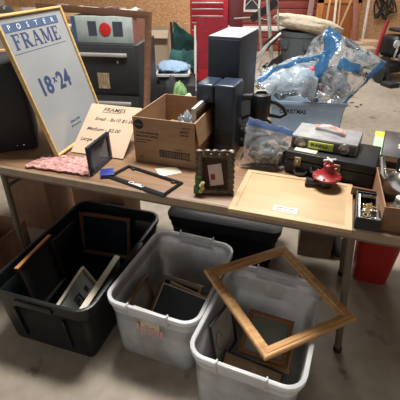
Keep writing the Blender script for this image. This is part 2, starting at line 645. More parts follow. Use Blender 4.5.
text('18 IN x 24 IN', .014, M_['blueink'], t, .19, .10, .0085)
text('45.7 cm x 61 cm', .012, M_['blueink'], t, .185, .08, .0085)

# black television case behind the poster frame
a, b = at(-60, 178, T), at(46, 158, T)
A = V((-1.16, 1.70, T)); B = V((-.80, 1.80, T))
bx = PM(A + V((0, 0, 0)), V((.962, .27, 0)), V((0, 0, 1)))
t = thing('television_set', 'black boxy television set behind the gold poster frame', 'television', TL(-1.02, 1.66, T, R(20)))
MB().box(0, .26, 0, .30, .0, .40, .014).build('housing', M_['blackm'], t)
MB().box(.015, .245, -.004, .004, .03, .39, .003).build('screen', mat('tv_screen', (.012, .013, .016), .55), t)
MB().ball((.20, -.008, .03), .006, 2).ball((.17, -.008, .03), .004, 2).build('button', M_['chrome'], t)
# wooden frame side behind TV, at the left border
t = thing('wooden_crate', 'small orange-brown wooden crate at far left edge behind the poster frame', 'crate', TL(-1.44, 2.02, T, R(8)))
MB().box(0, .45, 0, .02, .0, .36, .003).box(0, .45, .2, .22, 0, .36, .003).build('side_board', M_['oak'], t)
MB().box(0, .02, .02, .2, 0, .36).build("end_board", M_["walnut"], t)
MB().box(.43, .45, .02, .2, 0, .36).build("end_board", M_["walnut"], t)
MB().box(.02, .43, .02, .2, 0, .012).build('bottom_board', M_['tanwood'], t)

# pink knitted piece
def pk(s, q):
    a = at(25 + 64 * s - 2 * q, 168 + 9 * s, T).lerp(at(47 + 42 * s, 157 + 2 * s, T), q)
    return V((a.x, a.y, T + .008))
tag(MB().sheet(pk, 40, 20, .009, 40, 2, .006).build('knitted_cloth', M_['pink']),
    'crumpled pink knitted cloth lying flat at the foot of the poster frame', 'cloth')

# cardboard price sign
ys, ls = -.296, .595
us = V((math.cos(ys), math.sin(ys), 0))
Mx = PM(V((-.606, 1.697, T + .003)), us, V((-us.y, us.x, 0)) * math.cos(ls) + V((0, 0, 1)) * math.sin(ls))
w, h = .27, .287
t = thing('cardboard_sign', 'tan cardboard price sign with handwritten frame prices leaning beside the cardboard carton', 'sign', Mx)
MB().box(0, w, 0, h, 0, .004).build('board', M_['cardl'], t)
MB().box(w * .35, w * .65, 0, .155, -.0035, 0, M=Matrix.Translation((0, h - .01, 0)) @ Matrix.Rotation(R(-121), 4, 'X')).build('prop_flap', M_['card'], t)
for s, x, y, sz in (('FRAMES', .075, h - .04, .032), ('Small - 8x10 $1.00', .05, h - .095, .026), ('Medium - $2.00', .03, h - .155, .026), ('Large - $3.00', .02, h - .215, .026)):
    text(s, sz, M_['ink'], t, x, y, .0046, off=.0001, shear=.25, sx=1.05, name='handwriting', ext=.0003)
MB().box(.075, .175, h - .0465, h - .0450, .004, .005).build('underline', M_['ink'], t)

# navy frame seen from the side
a = at(90, 176, T); b = at(110, 158, T)
tp = aty(92, 149, a.y)
t = thing('photo_frame', 'small dark navy photo frame standing half turned in front of the cardboard sign', 'picture frame')
u = (b - a).normalized()
hgt = tp.z - T
up = V((0, 0, 1)) + V((-u.y, u.x, 0)) * .03
Mx = PM(a + V((0, 0, .002)), u, up)
t.matrix_world = Mx
wd = (b - a).length
MB().ring(wd, hgt * 1.02, [(0, 0), (.018, 0), (.018, .01), (.014, .014), (0, .014)]).build('moulding', mat('navy_gloss', (.012, .018, .035), .2), t)
MB().box(.012, wd - .012, .012, hgt - .01, .003, .008).build('picture', mat('navy_glass', (.05, .06, .09), .08, col2=(.12, .14, .18), scale=12), t)
MB().box(wd * .4, wd * .6, .0, hgt * .75, -.004, 0, M=Matrix.Rotation(R(-14), 4, 'X')).build('easel_back', M_['blackm'], t)
Mx, w = base((101, 179), (113, 181), T)
t = thing('blue_box', 'tiny shiny royal blue box lying beside the navy photo frame', 'box', Mx @ Matrix.Rotation(R(30), 4, 'Z'))
MB().box(0, .055, 0, .06, 0, .012, .002).build('box_base', M_['royal'], t)
MB().box(-.001, .056, -.001, .061, .012, .017, .002).build('lid', M_['royal'], t)

# licence plate frame
c4 = [at(107, 178, T), at(163, 198, T), at(187, 184, T), at(131, 167, T)]
u = (c4[1] - c4[0])
Mx = PM(c4[0] + V((0, 0, .001)), u, c4[3] - c4[0])
w = u.length; h = (c4[3] - c4[0]).length
t = thing('license_plate_frame', 'empty black license plate frame with white script lettering flat on the table', 'license plate frame', Mx)
MB().ring(w, h, [(0, 0), (.014, 0), (.014, .006), (.011, .009), (.003, .009), (0, .005)]).box(.012, w - .012, .010, .022, .001, .008, .002).build('rim', mat('gloss_black', (.014, .016, .019), .22), t)
text('Cadillac', .024, M_['white'], t, w * .5, .0055, .0088, al='CENTER', shear=.4, off=.0004)
MB().box(.03, .05, h - .022, h - .012, .002, .007, .001).build('screw_tab', M_['black'], t)
MB().box(w - .05, w - .03, h - .022, h - .012, .002, .007, .001).build('screw_tab', M_['black'], t)

# ------------------------------------------------------------------ carton
Mx, w = base((136, 160), (195, 169), T)
h, d = .205, .36
t = thing('cardboard_carton', 'open brown cardboard carton with black printing on the table beside the price sign', 'box', Mx)
wl = .004
m = MB()
m.box(0, w, 0, wl, 0, h).box(0, w, d - wl, d, 0, h).box(0, wl, wl, d - wl, 0, h).box(w - wl, w, wl, d - wl, 0, h).box(wl, w - wl, wl, d - wl, 0, wl)
m.build('carton_body', M_['card'], t)
MB().box(0, wl, 0, .001, 0, h).build('corner_seam', M_['cardin'], t)
MB().box(0, .1, 0, d, 0, .003, M=Matrix.Translation((w, 0, h)) @ Matrix.Rotation(R(80), 4, 'Y')).build('flap', M_['card'], t)
MB().lathe([(.022, 0), (.022, .0008)], 24, M=Matrix.Translation((.028, -.0001, h - .032)) @ UPR).build('logo_disc', M_['ink'], t, ang=30)
text('Dawn', .014, M_['card'], t, .012, h - .036, M=Matrix.Translation((0, -.0012, 0)) @ UPR, name='logo')


def ut(s, sz, x, z, par=None, mt=None, **k):
    return text(s, sz, mt or M_['ink'], par or t, x, z, M=Matrix.Translation((0, -.0008, 0)) @ UPR, **k)


ut('POWER DISSOLVER', .0125, .012, h - .072)
ut('DISH & POT SPRAY', .0125, .012, h - .087)
ut('Net contents 12 bottles', .007, .012, h - .102)
ut('Keep this side up', .007, .012, h - .113)
ut('32 FL OZ', .009, w - .055, h - .03)
ut('#54321', .014, w - .065, h - .048)
ut('KEEP DRY', .009, w - .065, h - .062)
m = MB()
bx0, bx1, bz0, bz1 = w * .42, w * .93, .035, .068
m.box(bx0, bx1, -.001, 0, bz0, bz0 + .003).box(bx0, bx1, -.001, 0, bz1 - .003, bz1)
rnd = random.Random(3)
x = bx0
while x < bx1 - .003:
    ww = rnd.choice([.0015, .003, .0045])
    m.box(x, x + ww, -.001, 0, bz0, bz1)
    x += ww + rnd.choice([.002, .0035])
m.build('bar_code', M_['ink'], t, smooth=False)
ut('0 37000 12', .008, w * .68, .074)
ut('1/12', .01, .02, .02)
# white frame standing in carton
tM = Mx
P0 = at(196, 121, T + .26); P1 = at(221, 89, T + .26)
t = thing('white_frame', 'white painted picture frame standing along the right side inside the open carton', 'picture frame', Mx @ Matrix.Translation((w - .024, .03, .006)) @ Matrix.Rotation(R(90), 4, 'Z') @ UPR)
MB().ring(.31, .25, [(0, 0), (.025, 0), (.025, .008), (.018, .014), (0, .014)]).build('moulding', mat('worn_white', (.55, .54, .50), .5), t)
MB().box(.02, .29, .02, .23, .002, .006).build('backing', M_['cardin'], t)
tag(MB().ball((0, 0, 0), (.03, .05, .055), 4, .5, 9, 3).build('plastic_bag', M_['bagmilk']),
    'crumpled white plastic bag tucked inside the carton by its right side', 'bag', M=Mx @ Matrix.Translation((w - .075, .09, .155)))
tag(MB().ball((0, 0, 0), (.09, .12, .06), 3, .3, 9, 5).build('packing_paper', M_['cardin']),
    'wad of brown packing paper at the bottom of the open carton', 'paper', M=Mx @ Matrix.Translation((w * .4, .18, .064)))

# white card
c4 = [at(160, 177, T), at(182, 173, T), at(176, 167, T), at(155, 169, T)]
tag(MB().prism([(p.x - c4[0].x, p.y - c4[0].y) for p in c4], 0, .001).build('paper_note', mat('note_paper', (.66, .58, .46), .7)),
    'small white paper note lying on the table in front of the carton', 'paper', M=TL(c4[0].x, c4[0].y, T + .0005))

# ornate frame
Mx, w = base((196, 193), (233, 194), T)
t = thing('ornate_frame', 'small ornate dark pewter photo frame with a beaded edge beside the carton', 'picture frame', Mx @ Matrix.Rotation(R(-12), 4, 'X'))
h = .165
m = MB().ring(w, h, [(0, 0), (.026, 0), (.026, .012), (.018, .02), (.006, .018), (0, .008)], M=UPR)
for i in range(5):
    m.ball((.012 + i * (w - .024) / 4, -.01, h + .001), (.017, .011, .010), 2, .2, 8, i)
for i in range(8):
    m.ball((.004, -.012, .01 + i * h / 8), (.009, .009, .012), 1, .3, 8, i).ball((w - .004, -.012, .01 + i * h / 8), (.008, .009, .011), 1, .3, 8, i + 9)
m.build('moulding', M_['pewter'], t)
MB().box(.02, w - .02, -.008, -.003, .02, h - .02).build('backing', mat('brown_velvet', (.06, .028, .018), .9), t)
MB().box(-.026, .026, -.0105, -.0085, -.041, .041, M=Matrix.Translation((w * .52, 0, h * .47)) @ Matrix.Rotation(R(-9), 4, 'Y')).build('photo_card', mat('card_pink', (.62, .5, .45), .6), t)
MB().box(-.008, .008, -.012, -.0105, -.011, .011, M=Matrix.Translation((w * .45, 0, h * .42)) @ Matrix.Rotation(R(-9), 4, 'Y')).build('red_stamp', mat('stamp_red', (.33, .02, .015), .6), t)
MB().box(-.02, .02, .0, .003, 0, .13, M=Matrix.Translation((w / 2, .0, .01)) @ Matrix.Rotation(R(-24), 4, 'X')).build('easel_back', M_['blackm'], t)
m = MB()
rnd = random.Random(7)
for i in range(16):
    m.ball((.012 + rnd.uniform(-.014, .016), -.022 + rnd.uniform(-.01, .006), .012 + rnd.uniform(0, .055)), (.009, .004, .012), 1, .2, 5, i)
m.build('leaf_ornament', M_['leaf'], t)
m = MB()
for i in range(4):
    m.ball((.02 + .007 * (i % 2), -.03, .018 + i * .010), .0085, 2, .3, 6, i)
m.build('rose_ornament', M_['pyellow'], t)

# ------------------------------------------------------------------ dark tower speaker + navy case + tool
Lp, Rp, Bp = at(208, 36, 1.23), at(241, 38, 1.23), at(254, 28, 1.23)
yt = math.atan2(Rp.y - Lp.y, Rp.x - Lp.x)
w = (Rp - Lp).length
dp = (Bp - Rp).length
t = thing('tower_speaker', 'tall dark navy rectangular tower speaker, the tallest thing on the table', 'speaker', TL(Lp.x, Lp.y, T, yt))
MB().box(0, w, 0, dp * .96, 0, .49, .003).build('cabinet', M_['tower'], t)
MB().box(.006, w - .006, -.004, 0, .01, .48, .002).build('front_cloth', mat('speaker_cloth', (.012, .018, .03), .9, bump=.3, bscale=400), t)
MB().box(.002, w - .002, .002, dp * .958, .4895, .4915, .0005).build('lit_top', mat('lit_top_tone', (.30, .30, .32), .45), t)  # brightness of the overhead light on the top, put into a paler colour

Q = aty(214, 82, 1.70)
t = thing('navy_case', 'rounded navy plastic carrying case standing in front of the tower speaker', 'case', TL(Q.x, 1.66, T, yt))
hz = Q.z - T
MB().box(0, .09, 0, .145, 0, hz, .010, seg=3).build('main_shell', M_['navy'], t)
MB().box(-.085, -.004, .0, .14, hz - .085, hz - .002, .014, seg=3).build('side_shell', M_['navy'], t)
MB().box(-.006, .002, .012, .13, hz - .08, hz - .008, .002).build('seam_strip', M_['blackm'], t)
MB().box(.005, .085, -.002, .012, .06, .13, .004).build('latch', M_['black'], t)

# black garden-tool like canister with looped handles
def tz(u, v, y): return aty(u, v, y)
y0 = 1.80
c = tz(260, 112, y0)
t = thing('plastic_canister', 'black plastic canister with looped side handles behind the clear bag', 'container', TL(c.x, y0, T))
hz0 = c.z - T
MB().lathe([(.05, 0), (.052, .02), (.04, .05), (.03, hz0 * .55), (.034, hz0 - .03), (.046, hz0 - .01), (.047, hz0 + .07), (.043, hz0 + .085), (.032, hz0 + .09), (.032, hz0 + .08), (.0, hz0 + .08)], 28).build('canister_body', M_['black'], t)


def LP(*uv, y=y0):
    return [V((tz(a, b, y).x - c.x, 0, tz(a, b, y).z - T)) for a, b in uv]


MB().tube(LP((254, 97), (244, 97), (236, 102), (230, 112), (229, 125), (234, 134), (246, 136)), .016, 8).build('left_handle', M_['black'], t)
MB().tube(LP((232, 118), (240, 119), (248, 116), (254, 114)), .008, 8).tube(LP((231, 126), (242, 128), (252, 124)), .007, 8).build('grip_bar', M_['black'], t)
MB().tube(LP((268, 101), (276, 103), (283, 108), (286, 114), (280, 117), (268, 115)), .009, 8).build('right_handle', M_['black'], t)
MB().tube(LP((262, 118), (270, 124), (276, 132), (270, 138)), .012, 8).build('spout', M_['black'], t)
pa, pb = LP((229, 120), (262, 150))
MB().box(pa.x, pb.x, -.03, .045, 0, .095, .02, seg=3).build('base_housing', M_['black'], t)
MB().box(pa.x + .02, pa.x + .07, -.034, -.028, .03, .045, .002).build('grey_badge', M_['greytrash'], t)
MB().tube([(-.03, 0, hz0 + .088), (-.02, 0, hz0 + .10), (0, -.01, hz0 + .104), (.02, 0, hz0 + .10), (.03, 0, hz0 + .088)], .004, 8).build('bail_clip', M_['white'], t)

# clear zip bag full of dark items
y1 = 1.56
c = tz(264, 165, y1)
t = thing('zip_bag', 'clear zip bag with blue band full of dark trinkets beside the tower speaker', 'bag', TL(c.x, y1, T))
g = MB()
rnd = random.Random(11)
for i in range(26):
    a = rnd.uniform(0, 6.28); r_ = rnd.uniform(0, .07)
    g.ball((r_ * math.cos(a) * 1.05, r_ * math.sin(a) * .5, rnd.uniform(.018, .085)), (rnd.uniform(.012, .024), rnd.uniform(.01, .02), rnd.uniform(.010, .02)), 1, .4, 5, i)
g.build('trinkets', M_['soil'], t)


def bagP(ft):
    def P(s, q):
        wid = .105 * (1 - .10 * q)
        x = (s - .5) * 2 * wid
        bulge = math.sin(math.pi * min(1, q * 1.15 + .12)) * .055 * math.sin(math.pi * (.08 + .84 * s)) + .003
        zt = .215 - .055 * s
        return V((x + .012 * q, -bulge if ft else bulge, .004 + q * zt))
    return P


MB().sheet(bagP(True), 26, 26, .010, 26, 1).sheet(bagP(False), 26, 26, .010, 26, 2).build('bag_film', M_['bag'], t)


def band(s, q):
    P = bagP(True)(s, .86 + .14 * q)
    return P + V((0, -.006, 0))


MB().sheet(band, 26, 3, .005, 26, 1).build('blue_band', film('zip_blue', (.16, .33, .75), .35, .2, .5, 30.), t)

# ------------------------------------------------------------------ tan framed panel
BLp, BRp, TLp = at(228, 209, T + .013), at(352, 231, T + .013), at(243, 169, T + .013)
u = (BRp - BLp)
Mx = PM(BLp - V((0, 0, .0125)), u, TLp - BLp)
w = u.length; h = (TLp - BLp).length
t = thing('wood_panel', 'flat pale tan wooden panel with thin border lying across the front of the table', 'panel', Mx)
MB().box(0, w, 0, h, 0, .012, .0015).build('panel_board', M_['bass'], t)
MB().ring(w, h, [(.0, .012), (.022, .012), (.022, .0145), (.0, .0145)], M=None).build('border', M_['bass'], t)
MB().box(w * .36, w * .56, h * .13, h * .25, .012, .0128).build('paper_label', mat('label_grey', (.50, .50, .48), .5), t, label='small greyish printed paper label')
text('MADE IN USA', .010, M_['ink'], t, w * .38, h * .20, .0131, ext=.0002)
text('16 x 20 panel', .009, M_['ink'], t, w * .38, h * .155, .0131, ext=.0002)

# ------------------------------------------------------------------ black trunk, radio etc
BLp, BRp = at(284, 172, T), at(370, 190, T)
yk = math.atan2(BRp.y - BLp.y, BRp.x - BLp.x)
w = (BRp - BLp).length
t = thing('black_trunk', 'long black latched case sitting at the back of the wood panel', 'case', TL(BLp.x, BLp.y, T + .0003, yk))
hk = .10
MB().box(0, w, 0, .22, 0, hk * .62, .005).build('case_body', M_['black'], t)
MB().box(-.002, w + .002, -.002, .222, hk * .64, hk, .006).build('lid', M_['black'], t)
for fx in (.15, .60):
    MB().box(w * fx - .014, w * fx + .014, -.008, -.002, .04, .082, .003).ball((w * fx, -.011, .058), (.009, .005, .011), 2).build('latch', mat('old_latch', (.28, .22, .14), .4, metal=.8), t)
MB().tube([(w * .32, -.006, .05), (w * .33, -.02, .035), (w * .45, -.02, .035), (w * .46, -.006, .05)], .005, 8).build('carry_handle', M_['blackm'], t)
MB().box(w * .08, w * .34, .01, .06, hk, hk + .004).build('paper_slip', M_['cream'], t)
TK = TL(BLp.x, BLp.y, T, yk)
t = thing('car_radio', 'flat grey radio unit with two round dials lying on the black case', 'radio', TK @ Matrix.Translation((.0, .055, hk + .0008)))
wr, dr_, hr = .265, .17, .05
MB().box(0, wr, 0, dr_, 0, hr, .006).build('housing', mat('grey_top', (.24, .245, .25), .5, col2=(.17, .17, .18)), t)
MB().box(.006, wr - .006, -.004, 0, .005, hr - .005, .002).build('front_panel', mat('radio_face', (.07, .06, .055), .4), t)
for fx in (.15, .82):
    MB().lathe([(.023, 0), (.023, .004), (.018, .008), (.017, .003), (.008, .003), (.0, .009)], 24, M=Matrix.Translation((wr * fx, -.003, hr * .5)) @ UPR).build('dial', mat('dial_metal', (.3, .28, .25), .3, metal=.8), t)
MB().box(wr * .28, wr * .66, -.009, -.004, .008, hr - .012, .001).build('yellow_label', mat('lime_label', (.50, .58, .10), .6), t)
text('BUNDLE', .018, M_['ink'], t, wr * .32, .018, M=Matrix.Translation((0, -.0096, 0)) @ UPR, ext=.0003, off=.0006)


def pf(s, q):
    return V((s * .13, .02 + q * .035 - .04 * s, .008 + .012 * math.sin(3 * s)))


tag(MB().sheet(pf, 20, 6, .004, 40, 3).build('crumpled_paper', mat('red_white_paper', (.62, .50, .44), .6, col2=(.35, .10, .08), scale=25)),
    'crumpled red and white paper lying on top of the grey radio', 'paper', M=TK @ Matrix.Translation((.07, .14, hk + hr + .003)))
# red valve
c = at(325, 186, T + .015)
t = thing('iron_valve', 'small red cast iron water valve with a cross handle standing on the wood panel', 'valve', TL(c.x, c.y, T + .0152))
MB().lathe([(.022, 0), (.024, .004), (.022, .02), (.016, .028), (.014, .034)], 24).build('base_pipe', mat('dark_iron', (.03, .018, .016), .5), t)
MB().lathe([(.014, .034), (.05, .036), (.054, .040), (.054, .046), (.045, .050), (.034, .056), (.024, .068), (.017, .078), (.017, .086), (.020, .088), (.020, .094), (.012, .098), (.006, .108)], 28).build('red_bonnet', mat('valve_red', (.30, .015, .02), .35, col2=(.22, .02, .02), bump=.3), t)
m = MB()
for i in range(6):
    a = i * 1.047
    m.lathe([(.005, .046), (.005, .052)], 6, M=Matrix.Translation((.047 * math.cos(a), .047 * math.sin(a), 0)))
m.build('flange_bolt', mat('dull_bolt', (.25, .12, .1), .4, metal=.5), t)
MB().tube([(-.024, -.004, .112), (.024, .004, .112)], .004, 8).tube([(.004, -.018, .113), (-.004, .018, .113)], .0035, 8).ball((0, 0, .112), .006, 2).build('cross_handle', M_['white'], t)
MB().tube([(-.015, 0, .015), (-.045, .005, .013), (-.075, .012, .018)], [.012, .013, .016], 10).build('side_pipe', mat('pipe_grey', (.05, .05, .05), .4, metal=.4), t)
c2 = at(307, 178, T + .015)
tag(MB().lathe([(.018, 0), (.026, .004), (.028, .012), (.024, .012), (.016, .005)], 24).build('metal_dish', mat('dish_metal', (.06, .06, .06), .3, metal=.6)),
    'small shallow dark metal dish beside the red valve', 'dish', M=TL(c2.x - .022, c2.y + .035, T + .016))

# ------------------------------------------------------------------ right end of the table
Fl, Fr = at(356, 217, T + .045), at(382, 222, T + .045)
Mx = TL(Fl.x, Fl.y, T + .0003, math.atan2(Fr.y - Fl.y, Fr.x - Fl.x) + .03)
w = (Fr - Fl).length
t = thing('black_tray', 'open black box of silver and brass odds and ends at the front table edge', 'box', Mx)
d, h = .188, .045
m = MB()
m.box(0, w, 0, .004, 0, h).box(0, w, d - .004, d, 0, h).box(0, .004, .004, d - .004, 0, h).box(w - .004, w, .004, d - .004, 0, h).box(.004, w - .004, .004, d - .004, 0, .004)
m.build('tray_body', mat('tray_black', (.008, .010, .016), .3), t)
MB().ring(w - .016, d - .016, [(0, .030), (.006, .030), (.006, .040), (0, .040)], M=Matrix.Translation((.008, .008, 0))).build('silver_liner', M_['chrome'], t)
rnd = random.Random(5)
for i in range(11):
    a = rnd.uniform(-.5, .5) + (R(90) if i % 3 else 0)
    cx, cy = rnd.uniform(.034, w - .034), rnd.uniform(.045, d - .045)
    Mi = Mx @ TL(cx, cy, .006 + .0032 * i, a)
    if i % 2:
        m = MB().tube([(-.03, 0, .002), (0, .001, .002), (.022, 0, .002)], [.0018, .0014, .0022], 6).ball((.028, 0, .002), (.010, .006, .002), 2)
        tag(m.build('tea_spoon', M_['chrome']), 'small silver teaspoon piled in the open black box', 'spoon', 'loose spoons in the black box', M=Mi)
    else:
        m = MB().tube([(.012 * math.cos(q * .628), .012 * math.sin(q * .628), .002) for q in range(10)], .002, 6, close=True).tube([(.012, 0, .002), (.034, 0, .002)], .002, 6).box(.028, .033, -.007, 0, .0005, .0035)
        tag(m.build('brass_key', M_['brass']), 'old brass key piled in the open black box', 'key', 'brass keys in the black box', M=Mi)

# wooden slat board behind the tray
P0, P1 = at(352, 187, T + .045), at(378, 192, T + .045)
Mx = TL(P0.x, P0.y, T + .0003, math.atan2(P1.y - P0.y, P1.x - P0.x))
tag(MB().box(0, (P1 - P0).length, 0, .010, 0, .045, .001).build('wood_strip', M_['walnut']),
    'narrow brown wooden strip standing on edge between black case and black box', 'board', M=Mx)
# carton with kettle
FL = at(385, 207, T + .09); BLc = at(378, 174, T + .09)
u = V(((BLc - FL).y, -(BLc - FL).x, 0))
Mx = TL(FL.x, FL.y, T + .0003, math.atan2(u.y, u.x))
dd = .30
t = thing('brown_carton', 'small open brown carton at the right end of the table holding the kettle', 'box', Mx)
w, h = .23, .09
m = MB()
q = .004
m = MB().box(0, w, 0, q, 0, h).box(0, w, dd - q, dd, 0, h).box(0, q, q, dd - q, 0, h).box(w - q, w, q, dd - q, 0, h).box(q, w - q, q, dd - q, 0, q)
m.build('carton_body', mat('carton_brown', (.27, .14, .075), .85), t)
Mk = Mx @ Matrix.Translation((.098, .205, .0045))
t = thing('tea_kettle', 'shiny silver tea kettle with a spout sitting in the small right carton', 'kettle', Mk)
MB().lathe([(.06, 0), (.075, .006), (.082, .04), (.08, .07), (.066, .105), (.045, .125), (.03, .132), (.03, .136), (.0, .137)], 32).build('pot', M_['chrome'], t)
MB().lathe([(.032, .134), (.03, .142), (.012, .150), (.010, .158), (.013, .164), (.0, .170)], 24).build('lid', M_['chrome'], t)
MB().tube([(-.06, .03, .06), (-.078, .045, .085), (-.086, .055, .115), (-.094, .064, .145)], [.020, .015, .011, .008], 12).build('spout', M_['chrome'], t)
MB().tube([(-.045, 0, .125), (-.05, 0, .17), (-.02, 0, .20), (.02, 0, .20), (.05, 0, .17), (.045, 0, .125)], .006, 8).build('handle', M_['black'], t)
cM = Mx @ Matrix.Translation((.06, .06, .0045))
t = thing('glass_jar', 'small jar with a metal lid in front of the silver kettle', 'jar', cM)
MB().lathe([(.022, 0), (.024, .004), (.024, .07), (.019, .08)], 20).build('jar_body', film('jar_glass', (.6, .65, .6), .5, .1, .1), t)
MB().lathe([(.021, .078), (.022, .080), (.022, .094), (.0, .095)], 20).build('jar_lid', M_['alu'], t)

# black box with picture book behind the kettle carton
Z = .85
BLb, BRb, TLb = at(381, 155, Z), at(402, 163, Z), at(386, 128, Z)
yb = math.atan2((TLb - BLb).y, (TLb - BLb).x) - R(90)
Mx = TL(BLb.x, BLb.y, 0, yb)
dd = (TLb - BLb).length * .9
t = thing('storage_box', 'dark flat storage box under the black picture book', 'box', Mx @ Matrix.Translation((.004, .004, T + .0003)))
MB().box(0, .2, 0, dd - .01, 0, Z - T - .03, .003).build('box_base', M_['blackm'], t)
MB().box(-.003, .203, -.003, dd - .007, Z - T - .045, Z - T - .026, .002).build('lid', M_['black'], t)
t = thing('picture_book', 'black hardcover book with a white flower picture at the right border', 'book', Mx @ Matrix.Translation((0, 0, Z - .0255)))
MB().box(0, .21, 0, dd, .022, .0255, .001).box(0, .21, 0, dd, 0, .003, .001).box(0, .003, 0, dd, 0, .0255).build('cover', mat('book_black', (.02, .018, .022), .4), t)
MB().box(.004, .206, .004, dd - .004, .003, .022).build('pages', M_['tanwood'], t)
m = MB()
for i in range(7):
    a = i * .9
    m.ball((.105 + .03 * math.cos(a), dd * .42 + .03 * math.sin(a), .0257), (.02, .016, .001), 2, .3, 5, i)
m.build('flower_print', mat('flower_cream', (.6, .62, .4), .6), t)
MB().box(.06, .15, dd * .8, dd * .88, .0255, .0262).build('title_block', mat('title_grey', (.3, .3, .28), .6), t)
MB().box(.07, .16, dd * .05, dd * .10, .0255, .0262).build('subtitle_block', mat('title_grey', (.3, .3, .28), .6), t)
# green and yellow notepad
Za = .80
a, b, c_ = at(372, 153, Za), at(381, 154, Za), at(376, 131, Za)
yb2 = math.atan2((c_ - a).y, (c_ - a).x) - R(90)
L_ = (c_ - a).length
t = thing('notepad', 'mint green notepad with a yellow top beside the black picture book', 'notepad', TL(a.x, a.y, T + .0003, yb2))
MB().box(0, .045, 0, L_, 0, .056, .001).build('pages', M_['white'], t)
MB().box(0, .045, 0, L_ * .76, .056, .0585).build('cover', M_['mint'], t)
MB().box(-.001, .046, L_ * .76, L_ * 1.0, .056, .060).build('binding', M_['yellow'], t)

# ------------------------------------------------------------------ tubs on the floor
MK = TL(-.566, 1.520, 0, -.314)
t = thing('black_tote', 'large open black plastic tote on the floor holding dark picture frames', 'tote', MK)
WK, DK, HK = .505, .765, .33
tub(t, WK, DK, HK, .042, .07, M_['tote'], M_['tote'], .004)
for sx in (-1, 1):
    m = MB()
    m.box(sx * .12 - .006, sx * .12 + .006, -.008, .006, .05, .24, .003, M=Matrix.Translation((0, -DK / 2 + .038, 0)) @ Matrix.Rotation(R(-6.2), 4, 'X').inverted())
    m.build('rib', M_['tote'], t)
MB().box(.24, .272, .0, .10, HK - .004, HK + .004, .003).build('side_clip', M_['black'], t)
MB().box(-.09, .09, -.006, .010, HK - .05, HK - .018, .004, M=Matrix.Translation((0, -DK / 2 - .004, 0))).build('front_handle', M_['tote'], t)

WA, DA, HA = .415, .538, .33
MA = TL(-.114, 1.343, 0, -.367)
MBn = TL(.240, 1.077, 0, -.393)
for k, (Mx, lab) in enumerate(((MA, 'clear plastic storage bin with pink sticker on its front, between black tote and oak frame'), (MBn, 'clear plastic storage bin lying under the large oak frame, nearest the camera'))):
    t = thing('storage_bin', lab, 'bin', Mx)
    tub(t, WA, DA, HA, .033, .07, M_['clearbin'], M_['clearrim'], .0025)
    for s in (-1, 1):
        MB().box(-.085, .085, -.004, .008, HA - .045, HA + .0035, .003, M=Matrix.Translation((0, s * (DA / 2 + .001), 0)) @ Matrix.Rotation(0 if s < 0 else R(180), 4, 'Z')).build('handle', M_['clearrim'], t)
        for e in (-1, 1):
            MB().box(e * .088 - .003, e * .088 + .003, -.006, .010, HA - .05, HA + .012, .001, M=Matrix.Translation((0, s * (DA / 2), 0))).build('handle_rib', M_['clearrim'], t)
    if k == 0:
        R6 = Matrix.Translation((-.01, -DA / 2 + .012, .20)) @ Matrix.Rotation(R(5), 4, 'X').inverted()
        MB().box(-.03, .055, -.003, 0, .0, .075, M=R6).build('sticker', M_['cream'], t)
        m = MB()
        rnd = random.Random(2)
        for i in range(7):
            x = -.05 + .018 * i
            m.box(x, x + .014, -.0045, -.003, -.005 + rnd.uniform(-.008, .008), .03 + rnd.uniform(-.008, .008), M=R6)
        m.build('torn_sticker', M_['sticker'], t, label='torn pink and white sticker remains')
    else:
        MB().box(-.04, .04, -.0015, 0, 0, .075, M=Matrix.Translation((.0, DA / 2 - .030, .20)) @ Matrix.Rotation(R(-4), 4, 'X')).build('paper_label', M_['white'], t, label='blank white paper label')

# ---- frames in the black tote
def LK(x, y, z): return MK @ V((x, y, z))


# back frame (leans on the far wall)
P0, P1 = at(80, 211, .285), at(131, 218, .285)
Mx, w = hang(P0, P1, .26, R(11), 1)
picture_frame('walnut picture frame with black glass leaning at the back of the black tote', Mx, w, .26, .022, .018, M_['walnut'], M_['glassdark'])
# dark frame on left wall with orange edge
P0, P1 = at(14, 269, .325), at(48, 235, .325)
Mx, w = hang(P0, P1, .28, R(9), 1)
tq = picture_frame('black picture frame with orange wood edge leaning on the left tote wall', Mx, w, .28, .022, .02, M_['darkframe'], M_['blackm'])
MB().box(0, w, .2795, .284, .001, .021, .001).build('top_edge', wood('orange_wood', (.62, .27, .09), (.5, .2, .06), .4), tq, label='bare orange wood edge')
# two grey pictures
P0, P1 = at(51, 312, .20), at(81, 267, .20)
Mx, w = hang(P0, P1, .21, R(30), 1)
tq = picture_frame('slim frame with pale grey print, left one of the pair in the black tote', Mx, w, .21, .012, .02, M_['cream'], None)
MB().box(.01, w - .01, .01, .20, .004, .009).build('picture', mat('print_grey', (.26, .29, .27), .5), tq)
MB().ring(.05, .05, [(0, 0), (.008, 0), (.008, .002), (0, .002)], M=Matrix.Translation((w * .42, .10, .0092))).box(w * .47, w * .52, .115, .135, .009, .0112).build('print_mark', M_['ink'], tq)
MB().box(w * .72, w * .80, .11, .14, .009, .0112).build('print_block', M_['ink'], tq)
P0, P1 = at(79, 309, .262), at(115, 255, .262)
Mx, w = hang(P0, P1, .25, R(-7), 1)
tq = picture_frame('cream edged picture frame with blue print, right one of the pair in the black tote', Mx, w, .25, .016, .026, M_['cream'], None)
MB().box(.012, w - .012, .012, .236, .006, .012).build('picture', mat('print_blue', (.20, .26, .32), .4, col2=(.30, .14, .07), scale=6), tq)

